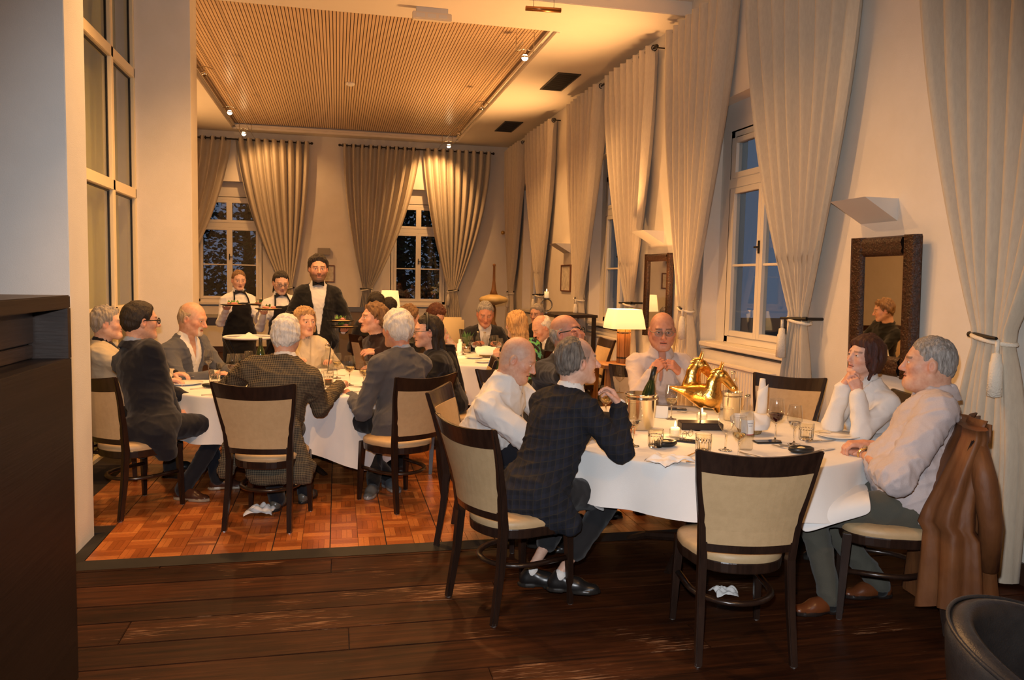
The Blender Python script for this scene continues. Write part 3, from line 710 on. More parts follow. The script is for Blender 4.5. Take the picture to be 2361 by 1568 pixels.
zt_ = c.z; MB().box(-.3, .33, -.55, .55, zt_-.04, zt_).build('table_top', M_DWOOD, cons, bevel=.004)
for sx in (-.26, .29):
    for sy in (-.5, .5): MB().cbox((sx, sy, (zt_-.04)/2), .05, .05, zt_-.04).build('leg', M_DWOOD, cons)
c = at(1260, 690, 11.0); cs = empty('candle_stand', (c.x, 11.0, zt_), 0, 'iron ring candle stand on the dark console table', 'candle holder')
MB().tube([(.085*math.cos(a*PI/12), 0, .12+.085*math.sin(a*PI/12)) for a in range(24)], .010, 8, closed=True).build('ring', M_METAL, cs, smooth=True)
MB().lathe([(.07, 0), (.07, .012), (.015, .02), (.012, .04)], 16).build('foot', M_METAL, cs); MB().lathe([(.0, .205), (.055, .21), (.055, .22), (0, .222)], 16).build('dish', M_METAL, cs)
M_WAX = mat('candle_wax', (.85, .75, .55), .5, emit=(1, .6, .25), estr=.5); M_FLAME = mat('flame', (1, .8, .4), .5, emit=(1, .66, .25), estr=14)
pc = empty('pillar_candle', (c.x, 11.0, zt_), 0, 'lit white pillar candle on top of the iron ring stand', 'candle')
MB().lathe([(.034, .222), (.034, .31), (.0, .312)], 14).build('wax_body', M_WAX, pc, smooth=True)
MB().lathe([(0, .312), (.009, .322), (.006, .338), (0, .352)], 8).build('flame', M_FLAME, pc, smooth=True)
# ---- furniture in the far left: high table, service stand with tray, folded screen, pale sofa
ht = empty('high_table', (-1.48, 9.75, 0), 0, 'high dark wooden table standing behind the blue-grey-jacketed guest', 'table')
MB().box(-.55, .33, -.4, .4, 1.03, 1.12).build('table_top', M_DWOOD, ht, bevel=.004)
for sx in (-.48, .27):
    for sy in (-.34, .34): MB().cbox((sx, sy, .515), .1, .1, 1.03).build('leg', M_DWOOD, ht)
c = at(574, 776, 8.15); tr_ = empty('service_stand', (c.x, 8.15, DZ), 0, 'folding black service stand under the round white tray', 'serving stand')
zz = c.z-DZ; ty = empty('serving_tray', (c.x, 8.15, c.z-.02), 0, 'round white tray on the folding service stand', 'tray')
MB().lathe([(0, 0), (.23, 0), (.235, .006), (0, .008)], 32).build('tray_base', M_CLOTH, ty, smooth=True); MB().tube([(.238*math.cos(a*PI/20), .238*math.sin(a*PI/20), .014) for a in range(40)], .012, 6, closed=True).build('rim', M_CLOTH, ty, smooth=True)
nf = MB().lathe([(.13, .009), (.05, .035), (.0, .065)], 9).build('napkin', M_CLOTH, None, (c.x, 8.15, c.z-.02)); tag(nf, 'folded white napkin lying on the round white tray', 'napkin')
for s in (-1, 1):
    for y_ in (-.14, .14): MB().tube([(-s*.22, y_, zz-.025), (s*.22, y_, .0)], .011, 8).build('stand_bar', M_BLACK, tr_)
for s in (-1, 1): MB().tube([(s*.22, -.15, zz-.03), (s*.22, .15, zz-.03)], .011, 8).build('cross_bar', M_BLACK, tr_)
c = at(815, 735, 13.5); fs = empty('framed_board', (c.x, 13.5, 0), 0, 'leaning blue-grey framed board behind the waiter', 'board')
M_BLUEF = mat('blue_grey_paint', (.10, .11, .14), .6)
for (a, b, z0, z1) in ((-.3, -.24, .1, 1.1), (.16, .22, .1, 1.1), (-.24, .16, 1.02, 1.1), (-.24, .16, .1, .18)): MB().box(a, b, -.02, .02, z0, z1).build('frame_bar', M_BLUEF, fs)
MB().box(-.24, .16, -.008, .008, .18, 1.02).build('board_panel', mat('board_cork', (.16, .12, .09), .8), fs)
for x_ in (-.27, .19): MB().box(x_-.02, x_+.02, -.02, .25, 0, .1).build('foot', M_BLUEF, fs)
c = at(1040, 765, 11.4); so = empty('armchair', (c.x-.05, 11.7, 0), 0, 'cream upholstered armchair behind the far table', 'armchair'); M_CRM = mat('cream_upholstery', (.72, .58, .34), .8, bump=.1)
MB().box(-.33, .33, .2, .36, .25, 1.02).build('backrest', M_CRM, so, bevel=.04, smooth=True); MB().box(-.33, .33, -.3, .2, .22, .44).build('seat', M_CRM, so, bevel=.03, smooth=True)
for s in (-1, 1):
    MB().box(s*.36-.05, s*.36+.05, -.3, .34, .2, .64).build('armrest', M_CRM, so, bevel=.02)
    for y_ in (-.25, .28): MB().cbox((s*.32, y_, .11), .04, .04, .22).build('leg', M_DWOOD, so)
# ---- radiators under the side windows
M_RAD = mat('radiator_enamel', (.78, .72, .62), .4)
for k, (a, b) in enumerate(NICHE):
    if k == 0: continue
    r_ = empty('radiator', (XR, (a+b)/2, 0), 0, ('', 'ribbed radiator under the window beside the table lamp', 'ribbed radiator under the window behind the empty chair', 'ribbed radiator under the window beside the leather jacket')[k], 'radiator', 'ribbed radiators')
    hw = (b-a)/2-.1; MB().box(-.10, -.07, -hw, hw, .18, .84).build('panel', M_RAD, r_); MB().box(-.12, -.05, -hw, hw, .84, .865).build('top_grille', M_RAD, r_, bevel=.004)
    rm = MB().box(-.108, -.10, -.012, .012, .2, .82).mesh('rib'); rm.materials.append(M_RAD)
    for j in range(int(2*hw/.05)): link('rib', rm, None, r_, (0, -hw+.03+j*.05, 0))
    for s in (-1, 1): MB().box(-.07, -.0, s*(hw-.2)-.02, s*(hw-.2)+.02, .5, .54).build('bracket', M_RAD, r_)
# ---- ceiling fittings
sd_ = empty('smoke_detector', (.19, 12.6, ZC+.098), 0, 'round white smoke detector in the middle of the slatted ceiling', 'smoke detector'); MB().lathe([(0, -.05), (.04, -.048), (.065, -.03), (.07, 0)], 20).build('body', M_PLASTERLAMP, sd_, smooth=True); MB().ball((.03, 0, -.045), .006, 5).build('indicator', M_BLACK, sd_)
c = at(996, 30, 8.62); ex_ = empty('emergency_light', (c.x, 8.62, ZC), 0, 'pale box-shaped emergency light on the ceiling beam', 'emergency light')
MB().box(-.21, .21, -.04, .04, -.13, -.05).build('housing', mat('pale_plastic', (.76, .66, .52), .4), ex_, bevel=.008); MB().box(-.17, .17, -.03, .03, -.05, 0).build('mount', M_PLASTERLAMP, ex_)
for k in range(3): MB().box(-.17+k*.12, -.08+k*.12, -.044, -.04, -.11, -.07).build('diffuser', M_PLASTERLAMP, ex_)
c1, c2 = at(1212, 19, 7.9), at(1293, 24, 7.9); cp = empty('tube_pendant', (0, 0, 0), 0, 'thin copper tube lamp hanging from two wires under the ceiling', 'pendant lamp')
MB().tube([c1, c2], .024, 12).build('tube', mat('copper', (.45, .20, .08), .3, 1), cp, smooth=True)
for q in (.22, .8):
    p = c1.lerp(c2, q); MB().tube([p, (p.x, p.y, ZC+.12)], .003, 5).build('wire', M_METAL, cp)
M_HOT = mat('halogen_bulb', (1, .9, .7), .3, emit=(1, .70, .36), estr=45); M_CHROME = mat('chrome', (.6, .55, .48), .2, 1.0)
for sx, xa, xb, nm in ((1, 2.09, 2.31, 'pair of taut cables along the slatted ceiling beside the air vents'), (-1, -1.86, -1.64, 'pair of taut cables along the slatted ceiling beside the pier')):
    cb = empty('cable_track', (0, 0, 0), 0, nm, 'cable light', 'ceiling cable tracks')
    for x_ in (xa, xb): MB().tube([(x_, 9.03, 4.36), (x_, 16.95, 4.36)], .004, 5).build('cable', M_METAL, cb)
    for y_ in (9.4, 16.2):
        for x_ in (xa, xb): MB().tube([(x_, y_, 4.36), (x_, y_, ZC+.1)], .006, 5).build('standoff', M_CHROME, cb)
def halo(x, y, lit, label, side):
    o = empty('halogen_spot', (x, y, 4.36), 0, label, 'spotlight', 'halogen spots on the ceiling cables')
    MB().tube([(-.11, 0, .0), (-.03, 0, .03), (.03, 0, .03), (.11, 0, .0)], .006, 6).build('holder', M_CHROME, o); MB().tube([(0, 0, .03), (0, 0, -.03)], .008, 6).build('stem', M_CHROME, o)
    rf = MB(); rf.grid([[(r*math.cos(2*PI*j/14), r*math.sin(2*PI*j/14), z) for j in range(14)] for r, z in ((.012, -.02), (.035, -.05), (.045, -.075))], True); rf.build('reflector', M_CHROME, o, smooth=True, thick=.002)
    MB().ball((0, 0, -.068), .040, 8).build('bulb', M_HOT if lit else M_CHROME, o, smooth=True)
halo(2.2, 9.40, True, 'lit halogen spot on the cables beside the ceiling beam', 1); halo(2.2, 12.3, False, 'unlit cable spot halfway along the ceiling near the larger air vent', 1)
halo(2.2, 14.6, False, 'unlit cable spot near the smaller air vent', 1); halo(2.2, 16.0, True, 'lit halogen spot above the brightly lit back curtain', 1)
halo(-1.75, 13.95, True, 'lit halogen spot on the cables near the pier, the nearer bright one', -1); halo(-1.75, 15.95, True, 'lit halogen spot above the curtain behind the waitresses', -1); halo(-1.75, 11.4, False, 'unlit cable spot just beside the pier edge', -1)
# ---- trees outside in the dusk
M_LEAF = mat('dusk_leaves', (.030, .055, .022), .7, col2=(.015, .03, .014), nscale=3); M_BARK = mat('bark', (.03, .022, .016), .9, bump=.6)
def tree(x, y, h, r, seed, label):
    t = empty('tree', (x, y, -1.2), 0, label, 'tree', 'trees outside the back windows'); rg = random.Random(seed)
    tk = MB().tube([(0, 0, 0), (.08, .05, h*.3), (-.05, 0, h*.6), (.1, .1, h*.9)], [.16, .13, .09, .03], 8)
    for k in range(7):
        a = rg.uniform(0, 6.28); z = h*rg.uniform(.3, .7); tk.tube([(0, 0, z), (r*.7*math.cos(a), r*.7*math.sin(a), z+rg.uniform(.3, .9))], [.05, .012], 6)
    tk.build('trunk', M_BARK, t); lv = MB()
    for k in range(6500):
        a = rg.uniform(0, 6.28); u_ = rg.random()**.45; ph = rg.uniform(-1, 1); rr = r*u_*math.sqrt(1-ph*ph*.8)
        c = Vector((rr*math.cos(a), rr*math.sin(a)*.7, h*.62+ph*h*.40)); s = rg.uniform(.05, .11)
        e1 = Vector((rg.uniform(-1, 1), rg.uniform(-1, 1), rg.uniform(-.6, .6))).normalized()*s; e2 = Vector((rg.uniform(-1, 1), rg.uniform(-1, 1), rg.uniform(-1, 1))).normalized()*s*.6
        lv.add([c-e1, c+e2, c+e1, c-e2], [(0, 1, 2, 3)])
    tag(lv.build('leaves', M_LEAF, t), kind='stuff')
tree(1.6, 20.2, 6.2, 1.9, 1, 'dark leafy tree outside the window near the corner'); tree(3.2, 22.5, 7.5, 2.0, 2, 'farther dark tree standing behind the corner window'); tree(-2.1, 20.0, 6.4, 1.9, 3, 'dark leafy tree outside the window behind the waitresses'); tree(-.4, 23.0, 7.0, 1.9, 4, 'farther dark tree standing between the two back windows')
# ================================================================== people: implicit surfaces -> one skin each
V3 = lambda *a: np.array(a, np.float32)
class Field:
    def __init__(s, lo, hi, h):
        s.lo = np.array(lo, np.float32); s.h = h; n = np.ceil((np.array(hi)-s.lo)/h).astype(int)+1
        s.ax = [s.lo[i]+h*np.arange(n[i], dtype=np.float32) for i in range(3)]
        s.D = np.full(tuple(n), .2, np.float32)
    def sub(s, lo, hi, pad):
        sl = []; ax = []
        for i in range(3):
            a = int(np.clip(np.floor((lo[i]-pad-s.lo[i])/s.h), 0, len(s.ax[i]))); b = int(np.clip(np.ceil((hi[i]+pad-s.lo[i])/s.h)+1, 0, len(s.ax[i])))
            sl.append(slice(a, b)); sh = [1, 1, 1]; sh[i] = -1; ax.append(s.ax[i][a:b].reshape(sh))
        return tuple(sl), ax
    def mix(s, sl, d, k, sub=False):
        D = s.D[sl]
        if D.size == 0: return
        if sub:
            d = -d; h = np.clip(.5-.5*(D-d)/k, 0, 1); s.D[sl] = D+(d-D)*h+k*h*(1-h)
        else:
            h = np.clip(.5+.5*(D-d)/k, 0, 1); s.D[sl] = D+(d-D)*h-k*h*(1-h)
    def rc(s, a, b, ra, rb=None, k=.03, flat=None, sub=False):
        a = np.array(a, np.float32); b = np.array(b, np.float32)+1e-6; rb = ra if rb is None else rb; R = max(ra, rb)
        sl, (x, y, z) = s.sub(np.minimum(a, b)-R, np.maximum(a, b)+R, k+s.h*2)
        p = [x-a[0], y-a[1], z-a[2]]; ba = b-a
        if flat is not None:
            n = np.array(flat[0], np.float32); n /= np.linalg.norm(n); g = 1/flat[1]-1
            q = (p[0]*n[0]+p[1]*n[1]+p[2]*n[2])*g; p = [p[i]+q*n[i] for i in range(3)]; ba = ba+(ba@n)*g*n
        t = np.clip((p[0]*ba[0]+p[1]*ba[1]+p[2]*ba[2])/(ba@ba), 0, 1)
        d = np.sqrt((p[0]-t*ba[0])**2+(p[1]-t*ba[1])**2+(p[2]-t*ba[2])**2)-(ra+t*(rb-ra))
        s.mix(sl, d, k, sub); return s
    def ell(s, c, r, R=None, k=.03, sub=False):
        c = np.array(c, np.float32); r = np.array(r, np.float32); m = r.max()
        sl, (x, y, z) = s.sub(c-m, c+m, k+s.h*2); x, y, z = x-c[0], y-c[1], z-c[2]
        if R is not None: q = [x*R[0][i]+y*R[1][i]+z*R[2][i] for i in range(3)]
        else: q = [x, y, z]
        k0 = np.sqrt(sum((q[i]/r[i])**2 for i in range(3))); k1 = np.sqrt(sum((q[i]/r[i]**2)**2 for i in range(3)))+1e-6
        s.mix(sl, k0*(k0-1)/k1, k, sub); return s
    def fun(s, f, k=.01, sub=False, lo=None, hi=None):
        sl, (x, y, z) = s.sub(s.lo if lo is None else lo, [a[-1] for a in s.ax] if hi is None else hi, 0)
        if min(x.size, y.size, z.size) == 0: return s
        s.mix(sl, np.broadcast_to(f(x, y, z), s.D[sl].shape), k, sub); return s
    def mesh(s):
        D = s.D; S = D < 0; n = np.array(D.shape)
        c = sum(S[i:n[0]-1+i, j:n[1]-1+j, k:n[2]-1+k].astype(np.int8) for i in (0, 1) for j in (0, 1) for k in (0, 1))
        act = (c > 0) & (c < 8); I = np.argwhere(act); idx = np.full(act.shape, -1, np.int32); idx[act] = np.arange(len(I))
        cor = [(i, j, k) for i in (0, 1) for j in (0, 1) for k in (0, 1)]
        val = [D[I[:, 0]+a, I[:, 1]+b, I[:, 2]+e] for a, b, e in cor]
        acc = np.zeros((len(I), 3), np.float32); cnt = np.zeros(len(I), np.float32)
        for p in range(8):
            for q in range(p+1, 8):
                df_ = np.array(cor[q])-np.array(cor[p])
                if np.abs(df_).sum() != 1: continue
                m = (val[p] < 0) != (val[q] < 0); t = val[p][m]/(val[p][m]-val[q][m])
                acc[m] += np.array(cor[p])+t[:, None]*df_; cnt[m] += 1
        V = (I+acc/cnt[:, None])*s.h+s.lo
        Q = []
        for axd in range(3):
            o = [(1, 2), (2, 0), (0, 1)][axd]
            a = [slice(None)]*3; b = [slice(None)]*3; a[axd] = slice(0, -1); b[axd] = slice(1, None)
            E = np.argwhere(S[tuple(a)] != S[tuple(b)])
            E = E[(E[:, o[0]] > 0) & (E[:, o[1]] > 0) & (E[:, o[0]] < n[o[0]]-1) & (E[:, o[1]] < n[o[1]]-1)]
            u = np.zeros(3, int); v = np.zeros(3, int); u[o[0]] = 1; v[o[1]] = 1
            g = lambda e: idx[e[:, 0], e[:, 1], e[:, 2]]
            q = np.stack([g(E-u-v), g(E-v), g(E), g(E-u)], 1)
            fl_ = ~S[E[:, 0], E[:, 1], E[:, 2]]; q[fl_] = q[fl_][:, ::-1]; Q.append(q)
        Q = np.concatenate(Q); Q = Q[(Q >= 0).all(1)]
        return V.astype(np.float32), Q
def wob(P, f, seed, n=5):
    """cheap smooth noise in -1..1"""
    r = np.random.RandomState(seed); o = np.zeros(len(P), np.float32)
    for i in range(n):
        w = r.randn(3)*f; o += np.sin(P@w+r.rand()*6.28+1.3*np.sin(P@(r.randn(3)*f*.6)))
    return o/n*1.4
def normals(V, Q):
    N = np.zeros_like(V); a = V[Q[:, 2]]-V[Q[:, 0]]; b = V[Q[:, 3]]-V[Q[:, 1]]; c = np.cross(a, b)
    for i in range(4): np.add.at(N, Q[:, i], c)
    return N/(np.linalg.norm(N, axis=1, keepdims=True)+1e-9)
def relax(V, Q, it=2, f=.5):
    n = np.zeros(len(V), np.float32); np.add.at(n, Q.ravel(), 2.0)
    for _ in range(it):
        A = np.zeros_like(V)
        for i in range(4): np.add.at(A, Q[:, i], V[Q[:, (i+1) % 4]]+V[Q[:, (i-1) % 4]])
        V = V+(A/np.maximum(n, 1)[:, None]-V)*f
    return V
def np_mesh(name, V, Q, C=None):
    me = bpy.data.meshes.new(name); me.vertices.add(len(V)); me.vertices.foreach_set('co', np.ascontiguousarray(V, np.float32).ravel())
    me.loops.add(Q.size); me.loops.foreach_set('vertex_index', Q.astype(np.int32).ravel())
    me.polygons.add(len(Q)); me.polygons.foreach_set('loop_start', np.arange(0, Q.size, 4, dtype=np.int32)); me.polygons.foreach_set('loop_total', np.full(len(Q), 4, np.int32))
    me.polygons.foreach_set('use_smooth', np.ones(len(Q), bool)); me.update(calc_edges=True)
    if C is not None:
        ca = me.color_attributes.new('Col', 'FLOAT_COLOR', 'POINT'); ca.data.foreach_set('color', np.c_[C, np.ones(len(C))].astype(np.float32).ravel())
    me.validate(); return me
def nrm(v): v = np.array(v, float); return v/(np.linalg.norm(v)+1e-9)
def frame(fw, up):
    """columns: right, forward, up"""
    y = nrm(fw); x = nrm(np.cross(y, up)); z = np.cross(x, y); return np.stack([x, y, z], 1)
M_SKIN = mat('skin', (1, 1, 1), .5, col2=(.86, .74, .70), nscale=45, contrast=(.4, .75), vcol=True, bump=.05, bscale=300)
EYE_L = {'short': ([-.12, -.06, -.03, -.004, .02, .042, .06, .085, .12], [-.07, -.066, -.045, .012, -.012, .034, .066, .088, .10]),
         'low': ([-.12, -.06, -.03, -.004, .02, .04, .055, .08, .12], [-.085, -.08, -.07, -.02, -.03, .02, .05, .068, .075]),
         'cover': ([-.12, -.06, -.03, .0, .03, .05, .065, .085, .12], [-.12, -.12, -.12, -.11, -.10, -.02, .04, .062, .068])}
def head_field(h, neck, S):
    F = Field((-.105, -.14, -.19), (.105, .145, .14), h); e = F.ell; r = F.rc; w = S.get('wide', 1.0); jw = S.get('jaw', 1.0)
    e((0, -.018, .03), (.076*w, .097, .09), k=.01); e((0, .022, -.028), (.060*w, .066, .086), k=.04)
    e((0, -.03, -.02), (.066*w, .075, .075), k=.03)
    for s in (-1, 1):
        r((s*.05*w*jw, -.008, -.055), (s*.024*jw, .058, -.094), .022*jw, .02*jw, k=.03)
        e((s*.043*w, .052, -.022), (.022, .024, .022), k=.02)
    r((-.012, .07, -.098), (.012, .07, -.098), .019*jw, k=.02)
    if S.get('jowl'): e((0, .035, -.10), (.05*jw, .045, .03), k=.04)
    r((-.034, .073, .021), (.034, .073, .021), .012*S.get('ridge', 1), k=.02)
    for s in (-1, 1): e((s*.031, .097, .002), (.019, .02, .013), k=.014, sub=True)
    for s in (-1, 1):
        e((s*.031, .0715, .003), (.0155, .0155, .0155), k=.006)
        F.fun(lambda x, y, z, s=s: np.maximum(np.maximum(np.abs(z-.0012)-.0031, np.abs(x-s*.031)-.0125), .075-y), .003, True, (s*.031-.02, .07, -.02), (s*.031+.02, .11, .025))
    ns = S.get('nose', .92)
    r((0, .084, .012), (0, .084+.028*ns, -.032), .0075, .0125*ns, k=.012)
    for s in (-1, 1): e((s*.011*ns, .094, -.036), (.0085, .012, .008), k=.007)
    r((-.016, .081, -.0595), (.016, .081, -.0595), .0055, k=.008); r((0, .087, -.0585), (0, .088, -.0595), .006, k=.008)
    r((-.014, .081, -.0705), (.014, .081, -.0705), .0065, k=.008)
    F.fun(lambda x, y, z: np.maximum(np.maximum(np.abs(z+.065)-.0012, np.abs(x)-.022), .078-y), .003, True, (-.03, .07, -.08), (.03, .11, -.05))
    for s in (-1, 1):
        e((s*.079*w, -.014, -.008), (.011, .019, .032), k=.008); e((s*.089*w, -.008, -.004), (.008, .010, .018), k=.005, sub=True)
    r((0, -.03, -.06), neck, .054*S.get('neckw', 1), .062*S.get('neckw', 1), k=.03)
    return F
def head_mesh(h, neck, S):
    V, Q = head_field(h, neck, S).mesh(); x, y, z = V.T
    sk = np.array(S['skin'], np.float32); C = np.tile(sk, (len(V), 1))
    def blend(m, col, a=1.0):
        m = np.clip(m, 0, 1)[:, None]*a; C[:] = C*(1-m)+np.array(col, np.float32)*m
    bl = lambda v, a, b: np.clip((v-a)/(b-a), 0, 1)
    red = sk*np.array((1.12, .74, .66)); g = lambda cx, cy, cz, r: np.exp(-((np.abs(x)-cx)**2+(y-cy)**2+(z-cz)**2)/r**2)
    blend(g(.038, .06, -.03, .03), red, .55*S.get('flush', 1)); blend(g(0, .11, -.035, .018), red, .6*S.get('flush', 1)); blend(g(.082, 0, -.01, .025), red, .6)
    hb = np.array(S.get('brow', S.get('hair', (.1, .06, .04))), np.float32)
    blend((np.abs(z-(.0245-.12*(np.abs(x)-.03)**1.0*.5)) < .0055)*(np.abs(x) > .011)*(np.abs(x) < .052)*(y > .055), hb, S.get('browa', .7))
    blend((z > -.0785)*(z < -.0545)*(np.abs(x) < .0235-.6*np.abs(z+.065))*(y > .07), S.get('lip', sk*np.array((.95, .5, .48))), .6)
    blend((np.abs(z+.065) < .0028)*(np.abs(x) < .021)*(y > .07), sk*.22, .8)
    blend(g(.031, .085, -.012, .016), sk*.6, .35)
    if 'beard' in S:
        bc, mode, al = S['beard']
        m = np.where(y > .035, bl(z, -.042, -.056), bl(z, -.02, -.04))*(y > -.012)*(z > -.125)
        lipm = (z > -.076)*(z < -.056)*(np.abs(x) < .02)*(y > .06)
        if mode == 'full': mm = m*(~((np.abs(x) < .03)*(z > -.045)*(y > .06)))
        elif mode == 'goatee': mm = (y > .045)*(np.abs(x) < .034)*(z < -.043)*(z > -.13)
        else: mm = m
        blend(mm*(1-lipm), bc, al)
    if 'stub' in S:   # cropped hair on a bald head
        bc, al = S['stub']; ys, zs = EYE_L['short']; hl = z-np.interp(y, ys, zs); top = np.clip((.10-z+.5*np.minimum(0, -y))/.03, 0, 1)
        blend(np.clip(hl/.012, 0, 1)*top*(y < .075), bc, al)
    # eyeballs
    VV, QQ, CC = [V], [Q], [C]; n0 = len(V)
    for s in (-1, 1):
        nb, na = 10, 14; P = []; cc = []
        for i in range(nb+1):
            for j in range(na):
                a, b = PI*i/nb, 2*PI*j/na; d = np.array((math.sin(a)*math.cos(b), math.cos(a), math.sin(a)*math.sin(b)))
                P.append(np.array((s*.031, .0715, .003))+d*.0138); cc.append((.02, .014, .01) if a < .42 else ((.72, .68, .64) if not S.get('closed') else sk*.8))
        q = [(i*na+j, (i+1)*na+j, (i+1)*na+(j+1) % na, i*na+(j+1) % na) for i in range(nb) for j in range(na)]
        VV.append(np.array(P, np.float32)); QQ.append(np.array(q)+n0); CC.append(np.array(cc, np.float32)); n0 += len(P)
    return np.concatenate(VV), np.concatenate(QQ), np.concatenate(CC)
def hair_mesh(h, S):
    st = S['style']; th = S.get('thick', .014); line = EYE_L[S.get('line', 'short')]; w = S.get('wide', 1.0)
    F = Field((-.16, -.22, -.42 if st in ('long',) else -.20), (.16, .15, .19), h)
    F.ell((0, -.018, .03), (.076*w+th, .097+th, .09+th*S.get('top', 1.0)), k=.01); F.ell((0, -.03, -.02), (.066*w+th, .075+th, .075+th), k=.03)
    F.rc((0, -.05, -.05), (0, -.055, -.09), .045+th*.5, .04, k=.03)
    for (a, b, ra, rb) in S.get('locks', ()): F.rc(a, b, ra, rb, k=.02)
    X, Y, Z = np.meshgrid(*F.ax, indexing='ij'); zl = np.interp(Y, line[0], line[1])
    ex = (zl-Z)*.8                                  # >0 where no hair grows
    if 'locks' in S:
        for (a, b, ra, rb) in S['locks']:
            a = np.array(a); b = np.array(b); ba = b-a; t = np.clip(((X-a[0])*ba[0]+(Y-a[1])*ba[1]+(Z-a[2])*ba[2])/(ba@ba), 0, 1)
            d = np.sqrt((X-a[0]-t*ba[0])**2+(Y-a[1]-t*ba[1])**2+(Z-a[2]-t*ba[2])**2)-(ra+t*(rb-ra))
            ex = np.minimum(ex, d-.006)
    if st == 'fringe':
        ex = np.maximum(ex, np.minimum(Z-(S.get('ftop', .045)+.35*np.maximum(0, -Y-.03)), Y+.085+.0*Z) if S.get('back', True) else Z-S.get('ftop', .045)); ex = np.maximum(ex, Y-.012)
    if st == 'recede':
        ex = np.maximum(ex, np.minimum(Y+.005-.25*np.maximum(0, .06-Z), Z-.028))
    F.D = np.maximum(F.D+(th*.85*(1-np.clip(-ex/.03, 0, 1))).astype(np.float32), ex.astype(np.float32))
    # keep the hair off the face itself
    if st in ('long', 'bob', 'cover'):
        fx = S.get('face', .055); face = np.minimum(np.minimum(fx-np.abs(X), Y-.02), .06-Z)
        F.D = np.maximum(F.D, face.astype(np.float32))
    V, Q = F.mesh()
    if len(V) == 0: return V, Q
    N = normals(V, Q); amp = S.get('amp', .003)+.0012; sd = S.get('seed', 1)
    a = wob(V*np.array(S.get('aniso', (1, 1, .35))), S.get('freq', 170), sd)*amp + wob(V, S.get('freq', 170)*.35, sd+5)*amp*1.2
    return V+N*a[:, None].astype(np.float32), Q
def hand_mesh(h, left, curl, spread=.0, thumb=1.0, curls=None):
    F = Field((-.09, -.05, -.11), (.09, .21, .06), h); sg = 1 if left else -1
    F.rc((0, -.03, 0), (0, .01, 0), .026, .027, k=.01, flat=((0, 0, 1), .75))
    xs = (.029, .010, -.009, -.027); Ls = (.070, .079, .073, .057)
    for i in range(4):
        x = sg*xs[i]; F.rc((x*.6, .012, 0), (x, .082-(.006 if i == 3 else 0), 0), .017, .0125, k=.012)
    for i in range(4):
        c = curl if curls is None else curls[i]; x = sg*xs[i]; p = np.array((x, .084-(.007 if i == 3 else 0), 0.0)); ang = 0
        sp = sg*(.5-i/3)*spread*2
        for ph, (l, cc) in enumerate(zip((.46, .30, .24), (.85, 1.1, .7))):
            ang += c*cc; q = p+Ls[i]*l*1.05*np.array((math.sin(sp)*math.cos(ang), math.cos(ang)*math.cos(sp), -math.sin(ang)))
            F.rc(p, q, .0092-.0007*ph, .0087-.0009*ph, k=.0035); p = q
    b = np.array((sg*.024, .018, -.006)); m = b+np.array((sg*.024*thumb, .032, -.012-.012*curl)); e = m+np.array((sg*(.010-.016*curl)*thumb, .030, -.006-.010*curl))
    F.rc(b, m, .015, .0115, k=.012); F.rc(m, e, .0112, .0088, k=.004)
    return F.mesh()
def shoe_mesh(h, col, sole, high=False):
    F = Field((-.07, -.09, -.01), (.07, .24, .16), h)
    F.rc((0, -.03, .038), (0, .09, .036), .033, .036, k=.02); F.rc((0, .07, .03), (0, .165, .022), .040, .034, k=.03, flat=((0, 0, 1), .72))
    F.rc((0, -.025, .05), (0, -.01, .10 if high else .075), .033, .034, k=.02); F.rc((0, .03, .06), (0, .08, .045), .026, .026, k=.03)
    F.fun(lambda x, y, z: z-.004+0*x+0*y, .003, True)
    S_ = F; X, Y, Z = np.meshgrid(*F.ax, indexing='ij')
    wd = np.interp(Y, [-.075, -.06, -.03, .02, .1, .15, .19, .205], [0.0, .025, .035, .034, .045, .043, .022, 0.0])
    sl = np.maximum(np.abs(X)-wd, np.maximum(Z-.02, -Z+.0)); sl = np.maximum(sl, np.where((Y > .02) & (Y < .06), .008-Z, -1))
    F.D = np.minimum(F.D, sl.astype(np.float32))
    V, Q = F.mesh(); C = np.where((V[:, 2] < .021)[:, None], np.array(sole), np.array(col)); return V, Q, C
def ik(S, T, l1, l2, pole):
    S = np.array(S, float); T = np.array(T, float); d = T-S; D = np.linalg.norm(d); dr = d/D; D = min(D, (l1+l2)*.992); T = S+dr*D
    a = (l1*l1-l2*l2+D*D)/(2*D); hh = math.sqrt(max(l1*l1-a*a, 1e-6)); p = np.array(pole, float); p = p-dr*(p@dr)
    return S+dr*a+nrm(p)*hh, T
def fabric(name, col, col2=None, rough=.85, bump=.25, scale=500, sheen=.15):
    c2 = col2 or tuple(c*.8 for c in col)
    return mat(name, col, rough, col2=c2, nscale=scale*.5, contrast=(.2, .9), bump=bump, bscale=scale, sheen=sheen, spec=.25)
def hair_mat(name, c1, c2, sc=90):
    return mat(name, c1, .55, col2=c2, nscale=sc, stretch=(1, 1, .18), bump=.6, bscale=220, bstretch=(1, 1, .15), contrast=(.3, .7))
